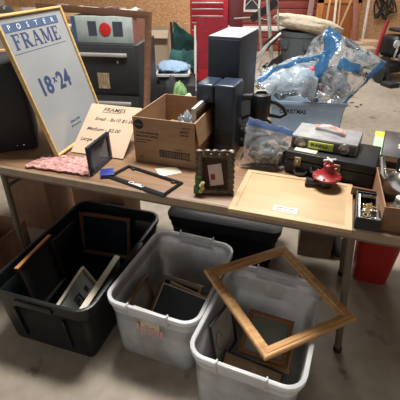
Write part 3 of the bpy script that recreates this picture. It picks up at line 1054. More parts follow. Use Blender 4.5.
# ---- frames in bin A
P0, P1 = at(165, 283, .20), at(206, 299, .20)
Mx, w = hang(P0, P1, .20, R(50), 1)
tq = picture_frame('navy canvas with cream edge lying tilted in the middle clear bin', Mx, w + .01, .20, .006, .018, M_['cream'], None, name='framed_canvas', cat='picture', dome=0)
MB().box(.005, w + .005, .005, .195, .001, .0165).build('canvas', mat('navy_canvas', (.022, .030, .042), .6), tq)
picture_frame('gilded brown picture frame directly under the navy canvas in the middle clear bin', Mx @ Matrix.Translation((.012, .02, -.016)) @ Matrix.Rotation(R(-3), 4, 'Z'), w, .20, .018, .014, wood('gilt_brown', (.30, .21, .11), (.18, .12, .06)), M_['blackm'])
picture_frame('olive brown wooden picture frame lowest of the tilted stack in the middle clear bin', Mx @ Matrix.Translation((-.03, .03, -.034)) @ Matrix.Rotation(R(3), 4, 'Z'), w, .21, .022, .015, wood('olive_wood', (.20, .14, .08), (.13, .09, .05)), M_['blackm'])
P0, P1 = at(124, 306, .25), at(145, 274, .25)
Mx, w = hang(P0, P1, .22, R(12), 1)
picture_frame('brown edged frame with grey print leaning on the left wall of the middle clear bin', Mx, w, .22, .014, .014, M_['walnut'], mat('print_grey2', (.16, .16, .15), .4, col2=(.28, .27, .25), scale=12))
P0, P1 = at(134, 305, .31), at(160, 314, .31)
Mx, w = hang(P0, P1, .24, R(-13), 1)
picture_frame('cream edged frame standing against the front wall of the middle clear bin', Mx, w, .24, .012, .012, M_['cream'], M_['cardin'])

# ---- frames in bin B
P0, P1 = at(208, 326, .275), at(226, 303, .275)
Mx, w = hang(P0, P1, .24, R(10), 1)
tq = picture_frame('black framed sketch print leaning on the left wall of the nearest clear bin', Mx, w + .03, .24, .010, .012, M_['darkframe'], mat('sketch_print', (.30, .28, .25), .6, col2=(.44, .42, .38), scale=9))
MB().tube([(.05 + .02 * math.cos(a * .6), .12 + .05 * math.sin(a * .6), .0045) for a in range(9)], .0012, 5).build('sketch_line', M_['ink'], tq)
P0, P1 = at(250, 312, .16), at(294, 325, .16)
Mx, w = hang(P0, P1, .19, R(72), 1)
picture_frame('reddish wood frame with grey green glass lying in the nearest clear bin', Mx, w, .20, .020, .016, wood('red_wood', (.32, .14, .06), (.22, .09, .04)), M_['glassgrey'])
P0, P1 = at(226, 347, .12), at(285, 371, .12)
Mx, w = hang(P0, P1, .13, R(40), 1)
picture_frame('kraft brown backed frame with black edge at front of the nearest clear bin', Mx, w, .12, .006, .014, M_['blackm'], mat('kraft', (.20, .12, .065), .85))
P0, P1 = at(262, 330, .105), at(296, 340, .105)
Mx, w = hang(P0, P1, .16, R(80), 1)
picture_frame('pale gold picture frame lowest in the pile of the nearest clear bin', Mx, w, .15, .018, .014, M_['gold'], M_['cream'])

# ---- big oak frame on top of bin B
c4 = [at(265, 361, .345), at(353, 322, .335), at(287, 249, .36), at(203, 270, .385)]
u = c4[1] - c4[0]
cen = sum(c4, V()) / 4
upv = (c4[3] + c4[2]) / 2 - (c4[0] + c4[1]) / 2
w = ((c4[1] - c4[0]).length + (c4[2] - c4[3]).length) / 2
h = ((c4[3] - c4[0]).length + (c4[2] - c4[1]).length) / 2
Mx = PM(c4[0], u, upv)
off = cen - (Mx @ V((w / 2, h / 2, 0)))
Mx = Matrix.Translation(off) @ Mx
print('oak', w, h)
t = thing('oak_frame', 'large empty oak frame resting diagonally across the top of the nearest clear bin', 'picture frame', Mx)
rl = .042
MB().ring(w, h, [(0, 0), (rl, 0), (rl, .006), (rl * .86, .010), (rl * .78, .010), (rl * .7, .015), (rl * .35, .019), (rl * .28, .017), (rl * .1, .018), (0, .014)]).build('moulding', M_['oak'], t, ang=25)

# ------------------------------------------------------------------ under the table
def bgbox(name, label, cat, x0, x1, y0, y1, z0, z1, m, rz=0, bev=.003, part='box_body', top=None, M=None):
    t = thing(name, label, cat, TL((x0 + x1) / 2, (y0 + y1) / 2, z0, rz))
    w, d = (x1 - x0) / 2, (y1 - y0) / 2
    MB().box(-w, w, -d, d, 0, z1 - z0, bev).build(part, m, t)
    return t


def open_box(name, label, Mx, w, d, h, m, cat='box', flaps=True):
    t = thing(name, label, cat, Mx)
    q = .004
    MB().box(0, w, 0, q, 0, h).box(0, w, d - q, d, 0, h).box(0, q, q, d - q, 0, h).box(w - q, w, q, d - q, 0, h).box(q, w - q, q, d - q, 0, q).build('carton_body', m, t)
    if flaps:
        MB().box(0, w, -.11, 0, 0, .003, M=Matrix.Translation((0, 0, h)) @ Matrix.Rotation(R(40), 4, 'X')).build('front_flap', m, t)
        MB().box(-.11, 0, 0, d, 0, .003, M=Matrix.Translation((0, 0, h)) @ Matrix.Rotation(R(-35), 4, 'Y')).build('side_flap', m, t)
        MB().box(0, .11, 0, d, 0, .003, M=Matrix.Translation((w, 0, h)) @ Matrix.Rotation(R(-50), 4, 'Y')).build('side_flap', m, t)
    return t


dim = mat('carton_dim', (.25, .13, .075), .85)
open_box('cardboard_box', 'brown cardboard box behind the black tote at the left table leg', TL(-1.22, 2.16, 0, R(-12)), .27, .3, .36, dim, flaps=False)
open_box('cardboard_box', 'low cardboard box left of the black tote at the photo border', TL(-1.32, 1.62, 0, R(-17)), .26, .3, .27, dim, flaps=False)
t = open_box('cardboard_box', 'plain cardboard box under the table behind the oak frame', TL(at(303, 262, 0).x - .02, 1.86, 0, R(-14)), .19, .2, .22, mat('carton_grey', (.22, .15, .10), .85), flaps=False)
# grey plastic lid lying behind black tote
c = at(98, 197, .38)
tag(MB().loft([[(x, y, 0) for x, y in rrect(.34, .24, .05)], [(x, y, .012) for x, y in rrect(.35, .25, .05)], [(x, y, .02) for x, y in rrect(.33, .23, .04)]]).build('bin_lid', film('lid_film', (.6, .64, .66), .15, .3, .1)),
    'translucent grey bin lid resting behind the black tote under the table', 'lid', M=TL(-.60, 2.13, .3485, -.28))
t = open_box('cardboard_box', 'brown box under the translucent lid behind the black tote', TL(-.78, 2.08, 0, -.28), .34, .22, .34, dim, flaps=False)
# second black tote behind middle bin
t = thing('black_tote', 'second black tote with a dull lid under the table behind the middle clear bin', 'tote', TL(.17, 1.90, 0, -.30))
tub(t, .62, .40, .31, .05, .05, M_['tote'], M_['tote'], .004)
MB().loft([[(x, y, .311) for x, y in rrect(.63, .41, .05)], [(x, y, .325) for x, y in rrect(.63, .41, .05)], [(x, y, .335) for x, y in rrect(.54, .33, .04)]]).build('lid', M_['tote'], t)
# red bin
c = at(373, 285, 0)
t = thing('waste_bin', 'bright red plastic waste bin under the right end of the table', 'bin', TL(.95, 1.68, 0, -.25))
m = MB()
w0, d0, w1, d1, hh = .17, .14, .23, .20, .36
m.loft([[(x, y, 0) for x, y in rrect(w0, d0, .03)], [(x, y, hh - .02) for x, y in rrect(w1 - .01, d1 - .01, .04)], [(x, y, hh - .02) for x, y in rrect(w1, d1, .04)], [(x, y, hh) for x, y in rrect(w1, d1, .04)],
        [(x, y, hh) for x, y in rrect(w1 - .012, d1 - .012, .036)], [(x, y, .01) for x, y in rrect(w0 - .012, d0 - .012, .026)]])
m.build('body', mat('bin_red', (.42, .018, .012), .45), t)
# dark boots / shoes near the leg
t = thing('rubber_boot', 'dark rubber boot standing under the table by the right table leg', 'boot', TL(.80, 1.92, 0, R(30)))
MB().loft([[(x * .045 / .05, y, 0) for x, y in rrect(.09, .24, .04)], [(x, y, .03) for x, y in rrect(.10, .25, .045)], [(x, y + .01, .07) for x, y in rrect(.09, .21, .04)], [(x, y + .05, .11) for x, y in rrect(.085, .12, .04)],
           [(x, y + .055, .24) for x, y in rrect(.10, .12, .045)], [(x, y + .055, .24) for x, y in rrect(.085, .105, .038)], [(x, y + .05, .10) for x, y in rrect(.07, .10, .03)]]).build('upper', M_['blackm'], t)
MB().loft([[(x, y, -.0) for x, y in rrect(.098, .25, .045)], [(x, y, .014) for x, y in rrect(.105, .256, .048)]]).build('sole', M_['steel_brown'], t)

# ------------------------------------------------------------------ brown upright frame behind
yb = 1.98
TRo = aty(152, 12, 2.10)
TLo = aty(38, 3, 2.30)
BRo = aty(165, 98, 2.03)
t = thing('wood_frame', 'large empty brown wooden frame standing upright behind the poster and the carton', 'picture frame')
u = (TRo - TLo)
hgt = (TRo.z - T)
upv = TRo - V((BRo.x, BRo.y, 0)) * 1
dirv = (TRo - BRo).normalized()
hh = (TRo.z - T - .002) / dirv.z
un = u.normalized()
dirv = (dirv - un * dirv.dot(un)).normalized()
Mx = PM(TLo - dirv * hh, un, dirv)
low = min((Mx @ V((0, 0, 0))).z, (Mx @ V((u.length, 0, 0))).z)
t.matrix_world = Matrix.Translation((0, 0, 0)) @ Mx
rl = .032
MB().ring(u.length, hh, [(0, 0), (rl, 0), (rl, .012), (rl * .8, .018), (0, .022)]).build('moulding', wood('brown_frame', (.30, .15, .08), (.20, .095, .05)), t)

# ------------------------------------------------------------------ black filing cabinet behind
yc = 2.85
L0 = aty(66, 40, yc + .08); R0 = aty(137, 49, yc)
yaw2 = math.atan2(R0.y - L0.y, R0.x - L0.x)
wc = (R0 - L0).length
zt = (L0.z + R0.z) / 2
Mx = TL(L0.x, L0.y, 0, yaw2)
t = thing('filing_cabinet', 'black metal cabinet with silver handle standing behind the table on the left', 'cabinet', Mx)
MB().box(0, wc, 0, .46, 0, zt, .006).build('body', mat('cabinet_black', (.018, .020, .022), .45), t)
for i in range(3):
    z1 = zt - .012 - i * zt / 3
    z0 = z1 - zt / 3 + .02
    dq = MB().box(.012, wc - .012, -.014, 0, z0, z1, .003).build('drawer', mat('drawer_black', (.022, .024, .026), .4), t)
    MB().box(.03, wc * .86, -.034, -.014, z1 - .065, z1 - .040, .005).build('handle', M_['alu'], dq)
MB().lathe([(.009, 0), (.009, .004), (.0, .005)], 12, M=Matrix.Translation((wc * .72, -.0142, zt - .11)) @ UPR).build('lock', M_['chrome'], t)
MB().box(wc * .40, wc * .57, -.018, -.0142, zt - .30, zt - .19).build('paper_label', mat('wood_label', (.42, .32, .20), .7, col2=(.12, .08, .05), scale=50, stretch=(3, 1, .4)), t, label='tan paper label with dark print')

# things on the cabinet
t = thing('appliance_carton', 'grey carton with a red round picture standing on the black cabinet', 'box', Mx @ Matrix.Translation((.03, .06, zt + .0005)))
wq = wc - .07
MB().box(0, wq, 0, .3, 0, .17, .002).build('carton_body', M_['tealbox'], t)
MB().box(wq, wq + .002, 0, .3, 0, .17).build('side_panel', M_['redwood'], t)
MB().box(-.0005, .03, -.002, 0, 0, .17).build('blue_stripe', M_['blueband'], t)
for xa, xb in ((.12, .18), (.30, .37)):
    MB().box(xa, xb, -.003, 0, .05, .14).build('dark_picture', mat('dark_print', (.04, .05, .07), .5), t)
MB().lathe([(.042, 0), (.042, .004), (.02, .005), (.0, .006)], 24, M=Matrix.Translation((.243, 0, .09)) @ UPR).build('red_disc', M_['red'], t)
tag(MB().sheet(lambda s, q: V((s * .46 - .03, q * .26, .012 + .015 * math.sin(4 * s + 3 * q))), 24, 16, .03, 9, 4, .004).build('paper_pile', M_['white'] if False else mat('pile_paper', (.52, .54, .56), .7, col2=(.30, .25, .2), scale=10)),
    'loose crumpled papers heaped on top of the grey carton on the cabinet', 'paper', M=Mx @ Matrix.Translation((.04, .08, zt + .178)))
t = thing('plant_box', 'small white carton printed with green leaves left of the grey carton', 'box', Mx @ Matrix.Translation((-.14, .10, zt - .1)))
MB().box(0, .155, 0, .2, 0, .19, .002).build('carton_body', mat('white_box', (.6, .6, .56), .6), t)
MB().box(.01, .145, -.002, 0, .09, .18).build('leaf_print', mat('leaf_print', (.10, .30, .12), .6, col2=(.5, .55, .45), scale=30), t)
t2 = thing('side_stand', 'low wooden stand holding the white leaf carton beside the cabinet', 'stand', Mx @ Matrix.Translation((-.18, .06, 0)))
MB().box(0, .175, 0, .3, zt - .125, zt - .1005, .003).build('stand_top', M_['tanwood'], t2)
for sx in (.01, .145):
    for sy in (.01, .27):
        MB().box(sx, sx + .02, sy, sy + .02, 0, zt - .1255).build('leg', M_['tanwood'], t2)

# ------------------------------------------------------------------ far left clutter table
yy = 4.6
zt2 = aty(30, 12, yy).z
t = thing('work_table', 'long tan work table with clutter at the top left behind the poster', 'table', TL(-3.3, yy - .3, 0, R(-2)))
MB().box(0, 2.4, 0, .9, zt2 - .04, zt2, .004).build('table_top', M_['tanwood'], t)
for sx in (.05, 2.3):
    for sy in (.05, .8):
        MB().box(sx, sx + .06, sy, sy + .06, 0, zt2 - .04).build('leg', M_['tanwood'], t)
rnd = random.Random(21)
cols = [((.6, .62, .62), 'white'), ((.08, .09, .13), 'dark blue'), ((.5, .35, .2), 'tan'), ((.1, .1, .11), 'black'), ((.55, .5, .5), 'pale grey'), ((.30, .32, .36), 'slate'), ((.62, .6, .55), 'ivory'), ((.2, .1, .12), 'maroon')]
where = ['at the far left corner', 'second from the left', 'in the middle left', 'behind the poster top', 'above the word poster', 'near the brown upright frame', 'behind the grey carton', 'at the right end']
for i, (cc, nm) in enumerate(cols):
    x = -2.85 + i * .25
    hh_ = rnd.uniform(.03, .07)
    t = thing('small_carton', '%s small carton on the tan work table, %s' % (nm, where[i]), 'box', TL(x, yy - .12 + rnd.uniform(0, .25), zt2 + .0015, rnd.uniform(-.4, .4)))
    wq = rnd.uniform(.12, .19)
    MB().box(0, wq, 0, .14, 0, hh_, .003).build('carton_body', mat('clutter_' + nm.replace(' ', '_'), cc, .6), t)
    MB().box(wq * .44, wq * .56, -.001, .141, hh_ - .02, hh_ + .001).build('tape', M_['cream'], t)

# ------------------------------------------------------------------ background middle
# cardboard box with raised flaps
y = 4.6
a = aty(150, 28, y); b = aty(171, 60, y)
t = open_box('tall_carton', 'tall tan cardboard carton with raised flaps between the cabinet and the green chair', TL(a.x - .05, y, 0, R(-6)), aty(169, 30, y).x - a.x + .05, .35, a.z - .02, M_['cardl'], flaps=True)
# green folded camp chair
y = 4.35
def W3(u, v, y): return aty(u, v, y)
t = thing('camp_chair', 'folded dark green camp chair standing in front of the particle board wall', 'chair')
P = [W3(172, 22, y), W3(195, 42, y), W3(195, 75, y), W3(176, 62, y)]
def chair_sheet(s, q): return P[0].lerp(P[1], s).lerp(P[3].lerp(P[2], s), q) + V((0, -.05 * math.sin(3.1 * s), 0))
MB().sheet(chair_sheet, 24, 24, .07, 6, 3, .02).build('fabric_back', M_['green'], t)
def cs2(s, q): return W3(172 + 24 * s, 50 + 20 * q + 4 * s, y - .15) + V((0, -.08 * math.sin(3.1 * q), 0))
MB().sheet(cs2, 24, 20, .07, 7, 8, .02).build('fabric_seat', mat('teal_cloth', (.03, .13, .12), .8, col2=(.015, .06, .06), scale=8), t)
for (a, b) in (((171, 22), (174, 70)), ((195, 40), (192, 80)), ((173, 60), (197, 78))):
    pa, pb = W3(*a, y - .05), W3(*b, y - .05)
    pb.z = 0.02
    MB().tube([pa, pb], .012, 8).build('leg', M_['blackm'], t)
MB().ball(W3(172, 54, y - .1), (.03, .03, .04), 2).build('foot_cap', M_['white'], t)
# blue cloth in a grey tray
y = 3.6
a, b = W3(159, 74, y), W3(186, 76, y)
t = thing('plastic_basin', 'shallow grey plastic basin on the floor clutter heaped with blue cloth', 'basin', TL((a.x + b.x) / 2, y + .2, a.z - .1, 0))
tub(t, b.x - a.x + .06, .42, .10, .03, .04, mat('basin_grey', (.05, .055, .06), .5), mat('basin_rim', (.5, .52, .54), .5), .004)
tag(MB().ball((0, 0, 0), (.15, .17, .07), 4, .22, 6, 6).build('blue_cloth', M_['bluecloth']), 'rumpled light blue cloth heaped in the grey basin', 'cloth',
    M=TL((a.x + b.x) / 2, y + .2, a.z + .005))
bgbox('black_crate', 'black crate supporting the grey basin with blue cloth', 'crate', a.x - .06, b.x + .08, y - .02, y + .45, 0, a.z - .101, M_['blackm'])
# small clutter: green bag, white bag
for (u, v, rr, mt, nm, lab) in ((169, 89, .10, M_['blackm'], 'cloth_bundle', 'black cloth bundle on the floor behind the carton'), (180, 87, .08, mat('leafy', (.05, .16, .04), .7, col2=(.25, .38, .18), scale=30), 'garden_bag', 'bright green garden bag behind the open carton'),
                               (190, 91, .085, mat('pale_bag', (.55, .62, .5), .6), 'paper_bag', 'pale crumpled paper bag behind the carton and left of navy case')):
    p = W3(u, v, 2.9)
    tag(MB().ball((0, 0, p.z * .5), (rr, rr * .8, p.z * .5), 4, .12, 6, u).build(nm, mt), lab, 'bag' if 'bag' in nm else 'cloth', M=TL(p.x, {169: 3.2, 180: 2.95, 190: 2.75}[u], .02))
# red tool chest
y = 5.6
a, b = W3(190, 10, y), W3(228, 10, y)
zt3 = W3(200, -1, y).z
t = thing('tool_chest', 'tall red rolling tool chest with silver drawer pulls against the back wall', 'tool chest', TL(a.x, y, 0, R(-3)))
wt = b.x - a.x
MB().box(0, wt, 0, .45, .10, zt3, .01).build('body', M_['chestred'], t)
zs = zt3 - .03
for i, hd in enumerate((.07, .08, .08, .09, .12, .14, .18)):
    dq = MB().box(.02, wt - .06, -.015, 0, zs - hd + .008, zs, .003).build('drawer', M_['chestred'], t)
    MB().box(.025, wt - .065, -.03, -.015, zs - .022, zs - .004, .003).build('handle', M_['alu'], dq)
    zs -= hd
for sx in (.06, wt - .06):
    for sy in (.06, .39):
        MB().lathe([(.045, -.015), (.05, -.01), (.05, .01), (.045, .015)], 16, M=Matrix.Translation((sx, sy, .05)) @ Matrix.Rotation(R(90), 4, 'Y')).box(sx - .02, sx + .02, sy - .02, sy + .02, .06, .102).build('caster', M_['blackm'], t)
MB().box(wt + .002, wt + .2, .05, .42, 0, zt3, .01).build('side_cabinet', mat('side_red', (.16, .012, .018), .5), t, label='dark red side cabinet')
# red folding chair
y = 4.2
t = thing('folding_chair', 'dark red folding chair with white tube frame in front of the red tool chest', 'chair')
a, b = W3(196, 22, y), W3(228, 22, y)
cz = W3(210, 60, y).z
zb_ = W3(210, 62, y).z; ztt = W3(210, 20, y).z
cx = (a.x + b.x) / 2; wq = (b.x - a.x)
t.matrix_world = TL(cx, y, 0, 0)
out = [(x, z_) for x, z_ in rrect(wq, ztt - zb_ + .1, .07)]
MB().prism([(x, z_ + (ztt + zb_) / 2 - .02) for x, z_ in out], 0, .025, M=UPR).build('backrest', M_['dkred'], t)
MB().box(-wq / 2 + .02, wq / 2 - .02, -.34, -.02, .42, .445, .012).build('seat', M_['dkred'], t)
for s in (-1, 1):
    MB().tube([(s * wq * .52, .01, ztt - .02), (s * wq * .53, -.02, .45), (s * wq * .54, .22, .012)] if False else [(s * wq * .52, .012, ztt - .05), (s * wq * .53, -.10, .45), (s * wq * .54, -.32, .012)], .014, 10).build('leg', M_['white'], t)
    MB().tube([(s * wq * .49, -.25, .42), (s * wq * .49, .15, .012)], .012, 10).build('leg', M_['white'], t)
MB().tube([(-wq * .5, -.16, .3), (wq * .5, -.16, .3)], .009, 8).build('crossbar', M_['white'], t)
p0, p1 = W3(187, 24, 4.6), W3(191, 62, 4.6)
tag(MB().box(-.025, .025, 0, .03, 0, 1.0, .003).build('wood_plank', M_['tanwood']), 'narrow tan plank standing upright left of the red folding chair', 'board', M=TL(p0.x, 4.62, 0) @ Matrix.Rotation(R(-1), 4, 'Y') @ Matrix.Diagonal((1, 1, p0.z, 1)))

# aluminium ladder / folded loungers in the middle back
y = 4.6
t = thing('lawn_lounger', 'folded lawn lounger with aluminium tubes and dark webbing before the red shed', 'chair')
def tb(pts, r=.014, nm='tube', m=None, yy=y): return MB().tube([W3(a_, b_, c_) for a_, b_, c_ in pts], r, 8).build(nm, m or M_['alu'], t)
tb([(267, -6, 4.5), (270, 34, 4.45), (272, 67, 4.4)], .02, 'frame_tube')
tb([(259, 8, 4.6), (261, 50, 4.6)], .014, 'frame_tube')
tb([(277, -6, 4.7), (279, 40, 4.6)], .010, 'frame_tube')
tb([(279, 40, 4.6), (279, 62, 4.6)], .010, 'frame_tube', M_['walnut'])
tb([(234, 19, 4.8), (250, 18, 4.8), (268, 21, 4.7)], .012, 'frame_tube', M_['walnut'])
tb([(254, 60, 4.4), (266, 46, 4.4), (281, 33, 4.4)], .016, 'frame_tube')
tb([(253, 66, 4.3), (262, 54, 4.3), (270, 42, 4.3)], .012, 'frame_tube')
def web(p, q, r_, s_, sd):
    A_, B_, C_, D_ = [W3(*k) for k in (p, q, r_, s_)]
    MB().sheet(lambda s, w_: A_.lerp(B_, s).lerp(D_.lerp(C_, s), w_), 12, 4, .02, 5, sd, .012).build('webbing', M_['blackm'], t)
web((250, 18, 4.62), (276, -3, 4.62), (277, 5, 4.62), (253, 22, 4.62), 1)
web((264, 44, 4.42), (281, 30, 4.42), (282, 35, 4.42), (266, 49, 4.42), 2)
web((262, 66, 4.3), (282, 54, 4.3), (283, 60, 4.3), (266, 70, 4.3), 3)
tb([(258, 70, 4.2), (262, 60, 4.2), (267, 66, 4.2), (272, 58, 4.2)], .010, 'frame_tube')

# trash can with cushion
y = 4.6
a, b = W3(285, 34, y), W3(327, 34, y)
r_ = (b.x - a.x) / 2
zc = W3(305, 33, y).z
t = thing('trash_can', 'round dark grey plastic trash can before the red shed front', 'trash can', TL((a.x + b.x) / 2, y + r_, 0))
MB().lathe([(r_ * .78, 0), (r_ * .8, .02), (r_ * .95, zc - .06), (r_ * 1.0, zc - .055), (r_ * 1.02, zc), (r_ * .94, zc), (r_ * .92, zc - .05), (r_ * .76, .02), (.0, .02)], 36).build('body', M_['greytrash'], t)
for i in range(4):
    MB().box(-.09, .09, -.025, .01, zc - .18, zc - .09, .01, M=Matrix.Rotation(R(20 + i * 90), 4, 'Z') @ Matrix.Translation((0, -r_ * .94, 0))).build('grip', M_['greytrash'], t)
tc_ = W3(302, 27, y)
MB_ = MB()
for i in range(9):
    pass
tag(MB().ball((0, 0, 0), (.38, .24, .085), 4, .18, 5, 2).build('cushion', M_['beige']), 'beige cushion draped over the grey trash can', 'cushion',
    M=TL((a.x + b.x) / 2 + .04, y + r_ - .05, zc + .065) @ Matrix.Rotation(R(9), 4, 'Y'))

# leaning sticks in front of the door
y = WY - .3
for i, (u0, v0, u1, v1, rr, mt, lab) in enumerate((
        (325, 30, 331, -6, .018, M_['tanwood'], 'pale wooden stick leaning on the brown door, leftmost'),
        (333, 30, 337, -6, .02, M_['cream'], 'cream wooden stick leaning on the brown door, second from left'),
        (338, 32, 354, -6, .016, M_['tanwood'], 'tan wooden stick leaning strongly to the right before the brown door'),
        (337, 32, 341, -6, .014, M_['tanwood'], 'thin tan stick just behind the cream stick on the brown door'),
        (362, 42, 370, -6, .024, mat('white_stick', (.6, .52, .45), .6), 'white stick leaning on particle board right of the brown door'),
        (308, 25, 313, -6, .05, mat('grey_plank', (.22, .12, .11), .7), 'weathered grey board leaning left of the brown door'),
        (354, 40, 356, -6, .045, M_['redwood'], 'reddish board standing at the right side of the brown door'))):
    p = W3(u0, v0, y - .2); q = W3(u1, v1, y)
    d_ = (q - p)
    p = p - d_ * (p.z / d_.z) if d_.z > 0 else p
    q = q + d_ * .8
    p.z = max(p.z, rr + .005)
    dn = (q - p).normalized()
    up_ = V((0, 1, 0))
    Mx = PM(p, dn.cross(up_), dn)
    tag(MB().box(-rr, rr, 0, (q - p).length, -.012, .012, .004).build('wood_stick', mt), lab, 'stick', M=Mx)

# rubble / tan boxes along the back at the right
y = 7.4
for i, (u0, u1, v0, cc, lab) in enumerate(((350, 366, 44, (.44, .30, .2), 'low tan cardboard box beside the brown door bottom'), (366, 382, 42, (.52, .33, .2), 'tan board box stacked left of the black mower'), (356, 378, 49, (.38, .27, .19), 'long flat brown box in front of the tan boxes'))):
    yy = y - .5 * (i == 2)
    a, b = W3(u0, v0, yy), W3(u1, v0, yy)
    t = bgbox('flat_box', lab, 'box', a.x, b.x, yy, yy + .35, 0, max(.12, a.z), mat('rub%d' % i, cc, .85))
    MB().box(-(b.x - a.x) * .5 - .002, (b.x - a.x) * .5 + .002, -.03, .03, .02, max(.12, a.z) + .002).build('tape', M_['cream'], t)

# tangled cables on the wall
y = WY - .06
t = thing('cable_bundle', 'tangled black cables hanging on the particle board wall at top right', 'cables')
rnd = random.Random(9)
m = MB()
for i in range(14):
    u0 = rnd.uniform(376, 394)
    pts = [W3(u0 + rnd.uniform(-5, 5) * k * .35, -8 + k * rnd.uniform(5, 7.5), y - rnd.uniform(.02, .08)) for k in range(5)]
    m.tube(pts, .014, 6)
m.build('cable', M_['blackm'], t)
MB().tube([W3(384, 2, WY - .001), W3(384, 2, y - .1), W3(388, 3, y - .1), W3(392, 1, WY - .001)], .012, 6).build('wall_hook', M_['steel_brown'], t)

# mower
y = 6.0
gp = at(392, 82, 0)
t = thing('push_mower', 'black and silver push mower with red handle at the right border of the garage', 'mower', TL(gp.x, gp.y, 0, R(20)))
y = gp.y
MB().box(.0, .40, .12, .48, .30, .62, .09, seg=4, M=Matrix.Translation((0, 0, 0)) @ Matrix.Rotation(R(4), 4, 'Y')).build('engine_cover', M_['black'], t)
MB().box(.04, .36, .10, .40, .66, .71, .02, M=Matrix.Rotation(R(4), 4, 'Y')).build('seat', M_['blackm'], t)
MB().tube([(.02, .1, .3), (.0, .05, .5), (.1, .02, .58)], .016, 8).tube([(.1, .0, .2), (.05, -.02, .42), (.22, -.06, .46)], .014, 8).build('exhaust_pipe', M_['chrome'], t)
MB().box(-.22, .32, .0, .6, .12, .24, .05).build('deck', M_['black'], t)
for sx, sy in ((-.22, .05), (.32, .05), (-.22, .55), (.32, .55)):
    MB().lathe([(.03, -.03), (.12, -.03), (.13, 0), (.12, .03), (.03, .03)], 24, M=Matrix.Translation((sx, sy, .13)) @ Matrix.Rotation(R(90), 4, 'Y')).build('wheel', M_['blackm'], t)
m = MB().ball((.12, -.02, .36), (.12, .09, .10), 2, .3, 5, 3).ball((.2, -.05, .25), (.09, .07, .06), 2, .3, 5, 6)
m.build('engine_block', M_['alu'], t)
MB().ball((.19, -.02, .50), (.12, .1, .06), 2, .2, 5, 6).build('tank', mat('tank_white', (.6, .58, .52), .5), t)
MB().lathe([(.055, 0), (.055, .012), (.03, .02), (.0, .022)], 20, M=Matrix.Translation((-.0, .09, .52)) @ UPR).build('white_disc', M_['white'], t)
MB().tube([(-.13, .3, .2), (-.09, .32, .5), (-.02, .34, .80)], .026, 8).build('handle', M_['dkred'], t)
MB().box(-.30, -.12, -.28, -.08, .0, .06, .012).tube([(-.18, -.1, .04), (-.18, .02, .34)], .03, 8).build('foot_pedal', M_['blackm'], t)

# dark stains are in the floor; a few leaves on the floor
for i, (u, v) in enumerate(((352, 103), (361, 105), (357, 107))):
    p = at(u, v, 0)
    tag(MB().ball((0, 0, 0), (.035, .018, .006), 1, .4, 5, i).build('dead_leaf', mat('dead_leaf', (.10, .045, .025), .8)), 'dead brown leaf on the floor right of the blue plastic bag', 'leaf', 'dead leaves on the garage floor', M=TL(p.x, p.y, .006, i))

# ------------------------------------------------------------------ CHRISTMAS tote and plastic bags
y = 2.80
a, b = W3(270, 98, y), W3(348, 107, y - .1)
yc2 = math.atan2(b.y - a.y, b.x - a.x)
wt = (b - a).length
zt4 = (a.z + b.z) / 2
hh_ = .26
cpos = a.lerp(b, .5)
MT = TL(cpos.x, cpos.y, zt4 - hh_, yc2) @ Matrix.Translation((0, .2, 0))
t = thing('christmas_tote', 'pale blue plastic tote marked CHRISTMAS full of bags behind the table', 'tote', MT)
tub(t, wt, .40, hh_, .03, .04, M_['tub'], M_['tub'], .004)
text('CHRISTMAS', .042, M_['ink'], t, -wt * .36, hh_ - .088, M=Matrix.Translation((0, -.1985, 0)) @ UPR, off=.0012, sx=.86, ext=.001)
MS = MT @ Matrix.Translation((0, 0, -(zt4 - hh_)))
t = thing('milk_crate', 'black crate standing on the floor under the CHRISTMAS tote', 'crate', MS)
zk = zt4 - hh_ - .001
MB().ring(wt - .1, .34, [(0, 0), (.01, 0), (.01, zk), (0, zk)], M=Matrix.Translation((-(wt - .1) / 2, -.17, 0))).box(-(wt - .1) / 2, (wt - .1) / 2, -.17, .17, 0, .01).box(-(wt - .1) / 2 + .01, (wt - .1) / 2 - .01, -.16, .16, zk - .006, zk).build('crate_body', M_['blackm'], t)

# bag 1 : grey contents bag at left
def bagblob(name, label, c, r, film_, fill, sd, n=3, nz=.35, Rz=0):
    t = thing(name, label, 'bag', TL(c.x, c.y, c.z, Rz))
    MB().ball((0, 0, 0), r, 5, nz, 9, sd).build('bag_film', film_, t)
    return t
cB = W3(284, 82, y + .2)
t = bagblob('plastic_bag', 'clear plastic bag with grey contents lying at the left end of the tote', cB, (.20, .16, .10), M_['bag'], None, 2)
MB().ball((-.02, .0, -.01), (.12, .09, .055), 3, .3, 6, 3).build('grey_contents', mat('grey_stuff', (.20, .19, .19), .6), t)
MB().ball((-.12, .0, .03), (.05, .06, .03), 3, .3, 6, 5).build('teal_contents', mat('teal_stuff', (.05, .22, .33), .5), t)
cB = W3(322, 84, y + .04)
t = bagblob('plastic_bag', 'clear blue tinted bag of red and blue ornaments in the middle of the tote', cB, (.15, .13, .13), M_['bag'], None, 6)
rnd = random.Random(8)
for (nm, mt, n_) in (('red_ornament', mat('orn_red', (.45, .05, .07), .3), 9), ('blue_ornament', mat('orn_blue', (.05, .22, .62), .3), 7), ('dark_ornament', mat('orn_dark', (.05, .04, .07), .4), 6)):
    for i in range(n_):
        MB().ball((rnd.uniform(-.13, .12), rnd.uniform(-.12, .02), rnd.uniform(-.05, .12)), rnd.uniform(.018, .034), 2, .2, 4, i).build(nm, mt, t)
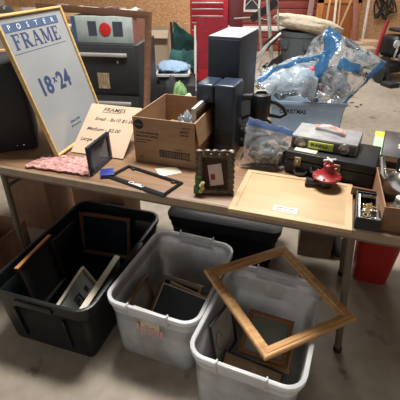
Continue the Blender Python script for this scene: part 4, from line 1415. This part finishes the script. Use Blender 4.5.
# big upright sheet bag
A_, B_, C_, D_ = W3(329, 28, y + .05), W3(383, 63, y - .1), W3(346, 104, y - .16), W3(300, 95, y - .06)
t = thing('plastic_sheet', 'large upright clear plastic cover with blue printed edge rising from the tote', 'plastic sheet')
def sh(s, q): return A_.lerp(B_, s).lerp(D_.lerp(C_, s), q) + V((0, -.09 * math.sin(math.pi * s) * math.sin(math.pi * q), 0))
MB().sheet(sh, 44, 44, .035, 8, 1, .002).build('clear_film', M_['bag'], t)
MB().sheet(lambda s, q: sh(s, q) + V((0, .26, 0)) * math.sin(math.pi * min(1, q * 1.1)), 36, 36, .03, 9, 7, .002).build('back_film', M_['bag'], t)
def bl(s, q):
    P_ = sh(s * .24 * (1 - .2 * q) + .0, q * .75)
    return P_ + V((0, -.015, 0))
MB().sheet(bl, 12, 30, .03, 8, 1, .002).build('blue_panel', M_['bagblue'], t)
def bl2(s, q):
    return sh(.33 + .34 * s, .28 + .16 * q - .05 * s) + V((0, -.018, 0))
MB().sheet(bl2, 16, 8, .03, 8, 1, .002).build('blue_print', M_['bagblue'], t)
def bl3(s, q):
    return sh(.93 + .07 * s, q) + V((0, -.012, 0))
MB().sheet(bl3, 4, 30, .03, 8, 1, .002).build('blue_hem', M_['bagblue'], t)
E1, E2, E3, E4 = W3(258, 80, y - .05), W3(318, 55, y + .1), W3(312, 96, y - .12), W3(268, 97, y - .12)
t = thing('plastic_sheet', 'crumpled clear blue film spread over the left part of the tote', 'plastic sheet')
MB().sheet(lambda s, q: E1.lerp(E2, s).lerp(E4.lerp(E3, s), q) + V((0, -.06 * math.sin(3.14 * q), .03 * math.sin(3.14 * s))), 36, 24, .04, 8, 5, .002).build('clear_film', M_['bagmilk'], t)
MB().sheet(lambda s, q: E1.lerp(E2, s).lerp(E4.lerp(E3, s), .05 + .13 * q) + V((0, -.03 , .012 + .03 * math.sin(3.14 * s))), 36, 5, .04, 8, 5, .002).build('blue_edge', M_['bagblue'], t)

# ------------------------------------------------------------------ light
w = D.worlds.new('world')
SC.world = w
w.use_nodes = True
bg = w.node_tree.nodes['Background']
bg.inputs['Color'].default_value = (1.0, .98, .95, 1)
bg.inputs['Strength'].default_value = .62


def area(name, loc, tgt, sx, sy, power, col):
    ld = D.lights.new(name, 'AREA')
    ld.shape = 'RECTANGLE'
    ld.size, ld.size_y = sx, sy
    ld.energy = power
    ld.color = col
    o = D.objects.new(name, ld)
    COL.objects.link(o)
    o.location = loc
    o.rotation_euler = (V(tgt) - V(loc)).to_track_quat('-Z', 'Y').to_euler()
    return o


area('ceiling_light', (0, 2.05, 3.1), (0, 1.8, 0), 1.0, .5, 155, (1, .97, .91))
area('ceiling_light', (1.2, 6.2, 3.2), (1.2, 6.2, 0), 3.0, 2.0, 215, (1, .97, .92))

SC.view_settings.view_transform = 'Standard'
SC.view_settings.look = 'None'
SC.view_settings.gamma = 1
SC.view_settings.exposure = 0
